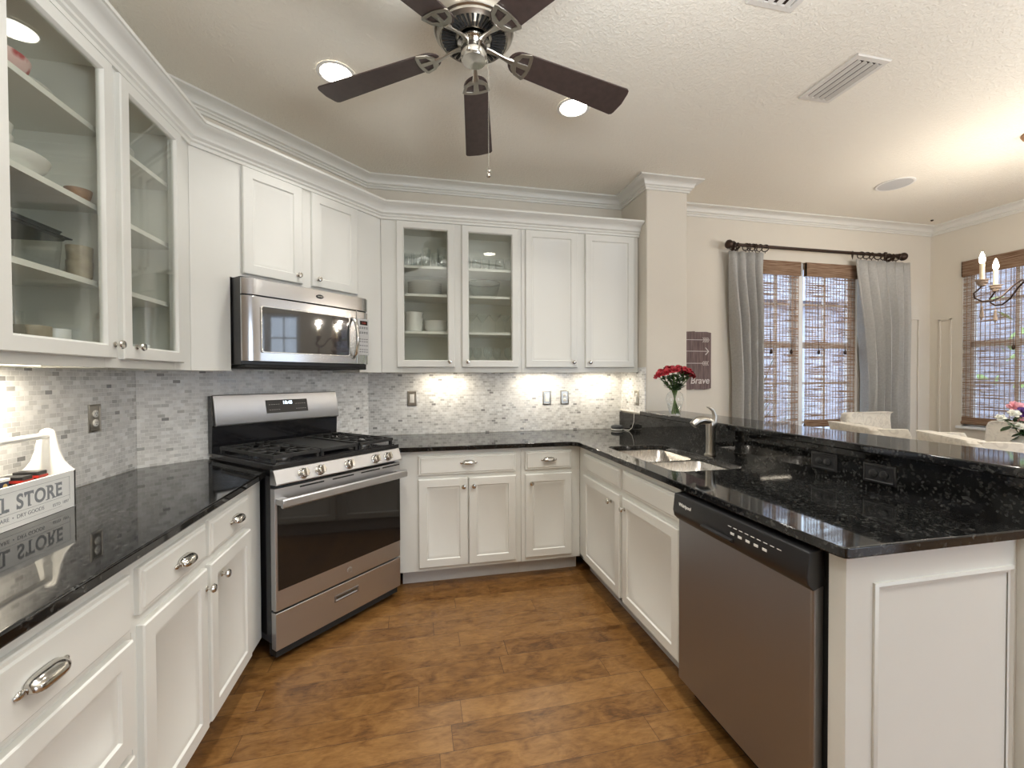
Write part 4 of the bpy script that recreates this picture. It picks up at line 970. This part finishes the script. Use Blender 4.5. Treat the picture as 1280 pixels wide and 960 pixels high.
def place(bx0, bx1, ang, label, top=1.0):
    m = (Vector(bx0) + Vector(bx1)) / 2; f = Vector((-math.sin(ang), math.cos(ang))); p = m + f * .30
    return dchair(p.x, p.y, ang, label, True, top, (Vector(bx0) - Vector(bx1)).length)
place((3.17, -.66), (3.00, -1.13), a1, 'cream winged chair seen from behind over the bar, the one toward the window')
place((3.175, -1.27), (2.93, -1.70), a2, 'cream winged chair seen from behind over the bar, the one nearer the frame edge')
dchair(4.20, -1.16, PI / 2 + .08, 'cream chair at far end of dining table behind the pink flower bouquet', False, 1.0, .50)

def rose(parent, c, r, mat, d=Vector((0, 0, 1)), name='bloom'):
    b = MB(); rnd = random.Random(int(c[0] * 1e4) + int(c[2] * 1e4))
    for ring, (k, rad, hh, tilt) in enumerate(((3, .30, .60, .05), (4, .55, .62, .25), (5, .80, .58, .55), (6, 1.0, .5, .85))):
        for i in range(k):
            a = 2 * PI * (i + rnd.random() * .4) / k + ring; g = []
            for v in range(5):
                row = []
                for u in range(7):
                    w_ = (u / 6 - .5) * 2; vv = v / 4; aa = a + w_ * (PI / k) * 1.25 * (.35 + .65 * math.sin(PI * (.15 + .8 * vv)))
                    rad_ = r * rad * (.35 + .65 * vv ** .7) * (1 - .10 * w_ * w_) + r * tilt * .25 * vv * vv
                    z = r * (hh * 1.5 * vv - .55 - .16 * vv * w_ * w_ - tilt * .55 * vv * vv * vv)
                    row.append((rad_ * math.cos(aa), rad_ * math.sin(aa), z))
                g.append(row)
            b.loops(g, False, False, False, True)
    b.sphere((0, 0, -r * .15), r * .55, 1, 1, 1.05, 10, 6)
    q = Vector((0, 0, 1)).rotation_difference(d.normalized())
    for v in b.b.verts: v.co = q @ v.co + Vector(c)
    return b.done(name, mat, parent, normals=False)
# vase of red roses on the bar
VX, VY, VZ = 1.700, -.823, 1.0925
t = thing('glass_vase', 'clear pinched glass vase holding red roses on the bar top', 'vase', (VX, VY, VZ))
prof = [(.038, 0), (.036, .01), (.040, .04), (.052, .085), (.058, .115), (.050, .145), (.030, .165), (.028, .175), (.040, .198), (.052, .215)]
MB().lathe(prof, (0, 0, 0), 32, cap1=False).done('vase_glass', 'glass', t)
MB().lathe([(.034, .004), (.033, .012), (.037, .04), (.048, .08), (.0, .081)], (0, 0, 0), 24, cap1=False).done('water', 'glass', t)
rnd = random.Random(11)
hd = [(-.125, .0, .245), (-.09, -.04, .275), (-.085, .045, .275), (-.045, -.055, .298), (-.04, .03, .310), (.0, -.04, .315), (.01, .05, .312), (.045, -.045, .300), (.055, .025, .305), (.09, -.03, .280), (.095, .04, .275), (.125, .0, .250)]
names_ = ['leftmost', 'second from left', 'third from left', 'fourth from left', 'fifth from left', 'left middle', 'right middle', 'fifth from right', 'fourth from right', 'third from right', 'second from right', 'rightmost']
for (dx, dy, dz), nm in zip(hd, names_):
    dz = .285 + (dz - .245) * .62
    s = thing('red_rose', 'red rose in the glass vase on the bar, %s of the bunch' % nm, 'flower', (VX, VY, VZ), 0, 'red roses in the vase')
    k = Vector((dx, dy, 0)); foot = Vector((-dx * .24 + rnd.uniform(-.008, .008), -dy * .3 + rnd.uniform(-.012, .012), 0))
    pts = [(foot.x, foot.y, .012), (foot.x * .1 + dx * .04, dy * .06, .12), (dx * .16, dy * .16, .172), (dx * .62, dy * .62, dz * .78), (dx, dy, dz - .01)]
    st = MB().tube(pts, .0034, 6).done('stem', 'stem', s)
    rose(s, (dx, dy, dz), .037, 'rose', Vector((dx * 3.2, dy * 3, .5)))
    b = MB()
    for q in range(9):
        a = rnd.random() * 6.28; c = Vector((dx * (.2 + q * .07), dy * (.2 + q * .07), .17 + q * .012)); e = Vector((math.cos(a), math.sin(a), .35)) * .048; n_ = Vector((-math.sin(a), math.cos(a), 0)) * .014
        b.loops([[c - n_ * .1, c + n_ * .1], [c + e * .35 - n_, c + e * .35 + n_], [c + e * .7 - n_ * .8, c + e * .7 + n_ * .8], [c + e - n_ * .05, c + e + n_ * .05]], False, False, False, True)
    b.done('leaves', 'leaf', s, normals=False)
# bouquet on the dining table
BX, BY, BZ = 4.02, -1.34, .7505
t = thing('flower_vase', 'pale vase of mixed flowers standing on the dining table', 'vase', (BX, BY, BZ))
MB().lathe([(.05, 0), (.075, .03), (.085, .09), (.07, .15), (.05, .18), (.06, .20)], (0, 0, 0), 28, cap1=False).done('vase_body', 'china', t, solid=.003)
fl = [('pinkp', -.06, -.06, .30, .055, 'large pink rose low in the table bouquet', 'pink_rose'), ('pinkp', -.02, .03, .40, .05, 'pink rose at the top of the table bouquet', 'pink_rose'),
      ('purplep', -.05, -.02, .365, .04, 'purple flower between two pink roses in the table bouquet', 'purple_flower'), ('pinkp', .09, -.05, .34, .052, 'pink rose on the right of the table bouquet, at frame edge', 'pink_rose'),
      ('whitep', -.15, -.02, .36, .028, 'white bud at upper left of the table bouquet', 'white_flower'), ('whitep', -.24, .0, .33, .024, 'white bud farthest left in the table bouquet', 'white_flower'),
      ('whitep', -.17, -.06, .28, .022, 'white bud low on the left of the table bouquet', 'white_flower'), ('purplep', .12, .03, .30, .035, 'purple flower on the right of the table bouquet', 'purple_flower')]
for m_, dx, dy, dz, r, lb, nm in fl:
    s = thing(nm, lb, 'flower', (BX, BY, BZ), 0, 'flowers in the table bouquet')
    MB().tube([(dx * .1, dy * .1, .05), (dx * .15, dy * .15, .18), (dx * .6, dy * .6, .18 + (dz - .18) * .7), (dx, dy, dz - .01)], .003, 6).done('stem', 'stem', s)
    rose(s, (dx, dy, dz), r, m_, Vector((dx * 2 - .2, dy * 2 - .5, .6)))
    b = MB()
    for q in range(6):
        a = rnd.random() * 6.28; f = .3 + q * .11; c = Vector((dx * f, dy * f, .19 + (dz - .2) * f)); e = Vector((math.cos(a), math.sin(a), rnd.uniform(-.8, .4))) * .075; n_ = Vector((-math.sin(a), math.cos(a), 0)) * .022
        b.loops([[c - n_ * .1, c + n_ * .1], [c + e * .35 - n_, c + e * .35 + n_], [c + e * .7 - n_ * .8, c + e * .7 + n_ * .8], [c + e - n_ * .05, c + e + n_ * .05]], False, False, False, True)
    b.done('leaves', 'leaf', s, normals=False)

# ------------------------------------------------------------------ things on the worktops
t = thing('wooden_caddy', 'white wooden caddy with grey STORE lettering and round handle on the left worktop', 'caddy', (-1.24, -1.92, .9145), PI / 2)
CL, CW = .52, .077   # local x = world y, local -y = world +x (towards the room)
MB().box(-CL / 2, CL / 2, -CW, -CW + .008, .0, .126).done('front_board', 'whitecaddy' if 'whitecaddy' in M else 'china', t, bevel=.001)
MB().box(-CL / 2, CL / 2, CW - .008, CW, .0, .126).box(-CL / 2, CL / 2, -CW + .008, CW - .008, 0, .008).done('back_and_base', 'china', t)
for s in (-1, 1):
    pr = [(-CW, 0), (-CW, .126)] + [(-CW + .045 * (1 - math.cos(k * PI / 10)) ** 1.0 * 1.0, .128 + .125 * math.sin(k * PI / 10) ** 1.6) for k in range(1, 5)]
    pr = [(-CW, 0), (-CW, .126), (-CW + .014, .138), (-CW + .030, .160), (-CW + .042, .195), (-CW + .050, .235), (-CW + .058, .262), (-CW + .066, .269), (0, .272)]
    pr = pr + [(-a, z) for a, z in pr[-2::-1]]
    xx = s * (CL / 2 - .004); MB().prism([(a, z) for a, z in pr], xx - .005, xx + .005, 'yz').done('end_board', 'china', t, bevel=.002)
MB().tube([(-CL / 2 + .004, 0, .247), (CL / 2 - .004, 0, .247)], .011, 16).done('carry_handle', 'china', t)
tx = MB()
for a in ((-.235, .232, .108, .1088), (-.235, .232, .045, .0458), (-.235, .20, .016, .0166), (-.2358, -.235, .016, .1088), (.232, .2328, .03, .1088)): tx.box(a[0], a[1], -CW - .0004, -CW + .0002, a[2], a[3])
tx.done('border_lines', 'ink', t)
def word(body, x0, x1, z0, z1, serifs=()):
    o = text(body, .06, 'ink', 'lettering', t, (0, -CW, 0), align='LEFT', off=.0016, sp=1.12); me = o.data
    ax, bx = min(v.co.x for v in me.vertices), max(v.co.x for v in me.vertices); az, bz = min(v.co.z for v in me.vertices), max(v.co.z for v in me.vertices)
    for v in me.vertices: v.co.x = x0 + (v.co.x - ax) * (x1 - x0) / (bx - ax); v.co.z = z0 + (v.co.z - az) * (z1 - z0) / (bz - az)
    if serifs:
        b = MB()
        for xa, xb, za, zb in serifs: b.box(x0 + xa * (x1 - x0), x0 + xb * (x1 - x0), -CW - .0006, -CW, z0 + za * (z1 - z0), z0 + zb * (z1 - z0))
        b.done('letter_serifs', 'ink', o)
word('GENERAL', -.225, .010, .053, .098, [(.955, .975, -.0, .22), (.86, .90, -.02, .08), (.86, .90, .92, 1.02)])
word('STORE', .034, .200, .052, .098, [(.0, .015, .02, .25), (.165, .185, .66, .8), (.185, .20, .74, .98), (.335, .35, .74, .98), (.235, .30, 0, .06), (.62, .665, 0, .06), (.62, .665, .94, 1), (.76, .80, 0, .06), (.985, 1.0, .0, .25), (.985, 1.0, .75, 1), (.83, .87, 0, .07), (.83, .87, .93, 1)])
text('HARDWARE  •  DRY GOODS', .0165, 'ink', 'lettering', t, (.130, -CW, .026), align='RIGHT')
text('ESTD  1897', .0135, 'ink', 'lettering', t, (.228, -CW, .023), align='RIGHT')
def cpt(lx, ly, z): return (-1.24 - ly, -1.92 + lx, .9145 + z)
o = thing('navy_box', 'navy box with white lid and gold emblem inside the wooden caddy', 'box', cpt(.018, -.005, .008), PI / 2)
MB().box(-.05, .05, -.03, .03, 0, .125).done('box_body', 'navy', o, bevel=.002); MB().box(-.052, .052, -.032, .032, .125, .134).done('box_lid', 'china', o, bevel=.002)
MB().lathe([(.007, .03), (.007, .0306)], (.036, 0, .112), 16, '-y').done('emblem', 'gold', o)
for k, (lx, nm) in enumerate(((.125, 'left one beside the navy box'), (.180, 'right one by the caddy end'))):
    o = thing('coffee_packet', 'black packet with red edge in the caddy, ' + nm, 'packet', cpt(lx, -.005, .008), PI / 2)
    MB().box(-.018, .018, -.035, .035, 0, .128 + .004 * k).done('packet_body', 'blackp', o, bevel=.003)
    MB().box(-.019, .019, -.036, .036, .108 + .004 * k, .116 + .004 * k).done('red_band', 'redp', o)
t = thing('smart_speaker', 'small charcoal fabric speaker puck at the end of the back worktop', 'speaker', (1.612, -.135, .9145))
MB().lathe([(.042, 0), (.049, .006), (.049, .010), (.042, .013)], (0, 0, 0), 28).done('speaker_base', 'plastic', t)
MB().lathe([(.040, .013), (.049, .020), (.050, .028), (.044, .038), (.026, .043), (.0, .044)], (0, 0, 0), 28, cap1=False).done('fabric_shell', 'charcoal', t)
MB().tube([(.045, -.01, .008), (.062, -.03, .004), (.073, -.07, .006), (.078, -.11, .03), (.080, -.135, .08), (.0795, -.142, .15), (.084, -.145, .20), (.090, -.148, .245)], .0025, 8).done('power_cable', 'plastic', t)
MB().box(.085, .1, -.165, -.13, .235, .285).done('plug', 'plastic', t, bevel=.004)

# ------------------------------------------------------------------ dishes behind the glass doors
def plate(name, r, label, cat, loc, mat='china', h=.0135, grp=None, base=None):
    if base: o = base.copy(); col.objects.link(o)
    else: o = MB().lathe([(r * .55, 0), (r * .6, .002), (r * .97, h - .002), (r, h), (r * .97, h + .001), (r * .6, .005), (.0, .004)], (0, 0, 0), 40, cap1=False).done(name, mat)
    o.location = loc; tag(o, label, cat, grp); return o
def bowl(name, r, h, label, loc, mat='china', grp=None, base=None, sq=.55):
    if base: o = base.copy(); col.objects.link(o)
    else: o = MB().lathe([(r * sq, 0), (r * (sq + .2), h * .15), (r * .93, h * .6), (r, h), (r * .97, h), (r * .88, h * .6), (r * (sq + .1), h * .2), (0, h * .12)], (0, 0, 0), 36, cap1=False).done(name, mat)
    o.location = loc; tag(o, label, 'bowl', grp); return o
SB = lambda x, y, z: (x, y, z + .0008)
ords = ['bottom', 'second from the bottom', 'third', 'fourth', 'fifth', 'sixth', 'top']
p0 = None
for i in range(6):
    p = plate('dinner_plate', .125, 'white dinner plate in back cabinet stack, %s of six' % (ords[:5] + ['top'])[i], 'plate', SB(.055, -.145, 1.958 + i * .0175), base=p0, grp='stacked dinner plates'); p0 = p0 or p
b0 = None
for i in range(3):
    o = bowl('deep_bowl', .073, .062, 'white deep bowl in left stack of back cabinet, %s of three' % ['bottom', 'middle', 'top'][i], SB(-.032, -.15, 1.69 + i * .042), base=b0, grp='deep white bowls', sq=.68); b0 = b0 or o
b0 = None
for i in range(3):
    o = bowl('shallow_bowl', .085, .042, 'white shallow bowl beside the deep bowls, %s of three' % ['bottom', 'middle', 'top'][i], SB(.135, -.15, 1.69 + i * .022), base=b0, grp='shallow white bowls'); b0 = b0 or o
tag(MB().prism(rr(-.08, .15, -.26, -.06, .02), ZB + .039, ZB + .062).done('serving_tray', 'china', bevel=.003), 'white flat tray on the floor of the back glass cabinet', 'tray')
g0 = {}
def glass(kind, loc, label, grp):
    P = {'tumbler': [(.026, 0), (.028, .004), (.031, .11), (.030, .11), (.026, .008), (0, .007)],
         'highball': [(.024, 0), (.026, .004), (.032, .15), (.031, .15), (.024, .01), (0, .008)],
         'wine_glass': [(.030, 0), (.028, .002), (.004, .006), (.0035, .055), (.010, .062), (.030, .085), (.034, .115), (.028, .15), (.027, .15), (.032, .115), (.028, .088), (0, .066)],
         'martini_glass': [(.032, 0), (.030, .002), (.004, .006), (.0035, .085), (.05, .145), (.048, .145), (0, .088)],
         'stemless_glass': [(.022, 0), (.030, .012), (.036, .04), (.034, .07), (.027, .10), (.026, .10), (.033, .07), (.034, .04), (.02, .012), (0, .01)]}
    if kind not in g0: g0[kind] = MB().lathe(P[kind], (0, 0, 0), 20, cap1=False).done(kind, 'glass'); o = g0[kind]
    else: o = g0[kind].copy(); col.objects.link(o)
    o.location = (loc[0], loc[1], loc[2] + .0008); tag(o, label, 'glass', grp)
for i, x in enumerate((-.13, -.065, 0, .13)): glass('tumbler', (x, -.19, 2.158), 'clear tumbler in front row on top shelf of left back glass cabinet', 'tumblers on the top shelf')
for i, x in enumerate((-.10, -.03, .19)): glass('tumbler', (x, -.10, 2.158), 'clear tumbler in rear row on top shelf of left back glass cabinet', 'tumblers in the rear row')
glass('highball', (.065, -.17, 2.158), 'tall clear glass among tumblers, the left of two tall ones', 'tall glasses'); glass('highball', (.175, -.2, 2.158), 'tall clear glass among tumblers, the right of two tall ones', 'tall glasses')
for x in (.36, .44, .62, .69): glass('stemless_glass', (x, -.18, 2.158), 'clear rounded glass on top shelf of right back glass cabinet', 'rounded glasses')
for x in (.52, .57): glass('tumbler', (x, -.12, 2.158), 'clear tumbler between rounded glasses on right cabinet top shelf', 'tumblers between rounded glasses')
o = bowl('mixing_bowl', .125, .12, 'large clear glass mixing bowl in right back glass cabinet', SB(.50, -.145, 1.958), 'glass'); MB().tube([(.124 * math.cos(a), .124 * math.sin(a), .12) for a in [2 * PI * k / 32 for k in range(33)]], .0028, 6).done('bowl_rim', 'chrome', o)
for x, y in ((.40, -.19), (.49, -.12), (.58, -.19), (.67, -.12)): glass('martini_glass', (x, y, 1.69), 'clear cocktail glass on third shelf of right back cabinet', 'cocktail glasses')
for x, y in ((.37, -.2), (.45, -.13), (.52, -.2), (.60, -.13), (.68, -.2)): glass('wine_glass', (x, y, ZB + .038), 'clear wine glass on the floor of right back cabinet', 'wine glasses')
LX = XL + .15
plate('dinner_plate', .115, 'white plate under the floral bowl on the highest left shelf', 'plate', SB(LX, -1.86, 2.222))
bowl('floral_bowl', .085, .06, 'pink floral bowl standing on a white plate in left glass cabinet', SB(LX, -1.89, 2.240), 'floral')
o = bowl('serving_bowl', .128, .055, 'large white serving dish on second shelf of left glass cabinet', SB(LX - .0, -1.90, 1.955), sq=.5)
b0 = None
for i in range(3):
    o = bowl('small_bowl', .07, .05, 'small white bowl stacked in the large dish, %s of three' % ['lowest', 'middle', 'highest'][i], SB(LX, -1.93, 1.972 + i * .034), base=b0, grp='small bowls in the dish'); b0 = b0 or o
bowl('brown_bowl', .036, .04, 'small brown pottery bowl on second shelf at left cabinet divider', SB(XL + .232, -1.685, 1.955), 'brownw')
o = thing('storage_container', 'clear storage box with black lid on third shelf of left cabinet', 'container', (LX, -1.90, 1.6928), 0)
MB().loops([[(x, y, z) for x, y in rr(-.095 - i, .095 + i, -.13 - i, .13 + i, .03)] for i, z in ((-.01, 0), (0, .01), (.006, .105))], True, False, True, True).done('container_box', 'glass', o)
MB().prism(rr(-.105, .105, -.14, .14, .03), .105, .118).box(-.11, .11, -.145, .145, .112, .116).done('container_lid', 'charcoal', o, bevel=.003)
tag(MB().loops([[(x, y, z) for x, y in rr(LX - .06 - i, LX + .06 + i, -1.92 - i, -1.74 + i, .02)] for i, z in ((0, 1.812), (.012, 1.835), (.010, 1.835), (-.002, 1.816))], True, True).done('baking_tin', 'charcoal'), 'dark baking tin lying on the clear storage box', 'tin')
for i in range(2):
    o = MB().lathe([(.028, 0), (.032, .01), (.035, .06), (.032, .06), (.029, .012), (0, .01)], (0, 0, 0), 24, cap1=False).done('stoneware_cup', 'tanw'); o.location = (XL + .232, -1.685, 1.6928 + i * .05)
    tag(o, 'tan stoneware cup on third left shelf, %s of two' % ('lower', 'upper')[i], 'cup', 'stacked stoneware cups')
o = thing('checked_mug', 'red and grey checked mug on the floor of left glass cabinet', 'mug', SB(LX + .05, -1.985, ZB + .038))
MB().lathe([(.036, 0), (.040, .004), (.041, .125), (.038, .125), (.036, .01), (0, .008)], (0, 0, 0), 28, cap1=False).done('mug_body', 'check', o)
MB().tube([(.0, .038, .075), (.0, .066, .07), (.0, .068, .035), (0, .039, .025)], .005, 8).done('mug_handle', 'check', o)
o = MB().lathe([(.024, 0), (.028, .01), (.030, .06), (.022, .10), (.022, .12), (.020, .12), (.019, .10), (.027, .06), (.024, .01), (0, .008)], (0, 0, 0), 20, cap1=False).done('glass_jar', 'glass'); o.location = SB(LX + .06, -1.91, ZB + .038); tag(o, 'small clear glass jar beside the checked mug', 'jar')
for i, (y, r) in enumerate(((-1.835, .045), (-1.74, .035))):
    o = MB().lathe([(r * .9, 0), (r, .01), (r, .085), (r * .93, .085), (r * .88, .01), (0, .008)], (0, 0, 0), 28, cap1=False).done('ramekin', 'tanw' if i == 0 else 'china'); o.location = SB(LX + .05, y, ZB + .038)
    tag(o, 'wide tan pottery dish on the floor of left glass cabinet' if i == 0 else 'small pale ramekin on left cabinet floor beside the divider', 'dish')
p0 = None
for i in range(3):
    p = plate('side_plate', .105, 'white plate on top shelf behind second left glass door, %s of three' % ords[i].replace('second from the bottom', 'middle').replace('third', 'top'), 'plate', SB(LX, -1.45, 2.222 + i * .014), base=p0, grp='plates behind second left door'); p0 = p0 or p
b0 = None
for i in range(2):
    o = bowl('cereal_bowl', .07, .06, 'white bowl on third shelf behind second left glass door, %s' % ('lower', 'upper')[i], SB(LX + .03, -1.50, 1.692 + i * .04), base=b0, grp='bowls behind second left door'); b0 = b0 or o
glass('highball', (LX + .03, -1.46, ZB + .038), 'tall clear glass on cabinet floor behind second left glass door', 'tall glass')
o = MB().lathe([(.045, 0), (.048, .004), (.050, .06), (.046, .06), (.044, .01), (0, .008)], (0, 0, 0), 28, cap1=False).done('white_ramekin', 'china'); o.location = SB(LX + .08, -1.46 + .06, ZB + .038); tag(o, 'white ramekin on cabinet floor behind second left glass door', 'dish')

# ------------------------------------------------------------------ outdoors
gr = MB().box(-12, 30, -14, 30, -.30, -.25).done('mulch', 'ground'); tag(gr, 'grey-brown lawn outside the windows', 'mulch'); gr['kind'] = 'structure'  # bare mulch, grey-brown all over
t = thing('neighbouring_house', 'pale neighbouring house with grey roof seen faintly through the blinds', 'house', (7.5, 6.5, -.25))
MB().box(-7, 9, 0, 5, 0, 3.6).done('house_wall', 'stucco', t)
MB().prism([(-.5, 3.6), (2.5, 5.6), (5.5, 3.6)], -7.4, 9.4, 'yz').done('house_roof', 'shingle', t)
fw = MB()  # boards added to cover the too bright sky beyond the side window
for k in range(60): fw.box(11, 11.03, -9 + k * .25, -9 + k * .25 + .235, -.25, 3.4)
fw.box(11.03, 11.08, -9, 6, .2, .3).box(11.03, 11.08, -9, 6, 2.9, 3.0)
tag(fw.done('added_sky_screen', 'screen'), 'added grey board fence outside the side window', 'screen')
rnd = random.Random(4)
def spiky(x, y, z, n, L, label, mat='palm'):
    t = thing('palm_shrub', label, 'plant', (x, y, z))
    MB().tube([(0, 0, 0), (.02, 0, .3), (0, .01, .55)], .05, 8, [.06, .05, .04]).done('trunk', 'brownw', t)
    b = MB()
    for k in range(n):
        a = rnd.random() * 2 * PI; el = rnd.uniform(.2, 1.4); l = L * rnd.uniform(.7, 1.1); w_ = .022; P = []
        for j in range(6):
            u = j / 5; h = .5 + l * u * math.sin(el) - .35 * l * u * u * math.cos(el); r = l * u * math.cos(el)
            ww = w_ * (1 - u) + .002; c, s_ = math.cos(a), math.sin(a); P.append([(r * c - ww * s_, r * s_ + ww * c, h), (r * c + ww * s_, r * s_ - ww * c, h)])
        b.loops(P, False, False, False)
    b.done('fronds', mat, t, normals=False)
spiky(4.7, 2.1, -.25, 90, 1.9, 'spiky palm shrub outside the right half of the dining window')
spiky(3.2, 1.3, -.25, 30, .8, 'smaller spiky palm outside the left half of the dining window')
def tree(x, y, label, h, r, n):
    t = thing('leafy_tree', label, 'tree', (x, y, -.25))
    MB().tube([(0, 0, 0), (.05, 0, h * .4), (-.03, .05, h * .8)], .06, 8, [.09, .07, .04]).done('trunk', 'brownw', t)
    b = MB()
    for k in range(n):
        u, v, q = rnd.gauss(0, .5), rnd.gauss(0, .5), rnd.gauss(0, .5); c = Vector((u * r, v * r, h + q * r)); e = Vector((rnd.uniform(-1, 1), rnd.uniform(-1, 1), rnd.uniform(-1, 1))).normalized() * .09; f = e.orthogonal().normalized() * .045
        b.face([b.b.verts.new(p) for p in (c - e, c + f, c + e, c - f)])
    b.done('foliage', 'bush', t, normals=False)
tree(4.0, 4.4, 'light green leafy tree outside the left half of the dining window', 2.1, .75, 2600)
tree(8.2, -.6, 'light green leafy tree outside the side window', 2.0, 1.1, 900)
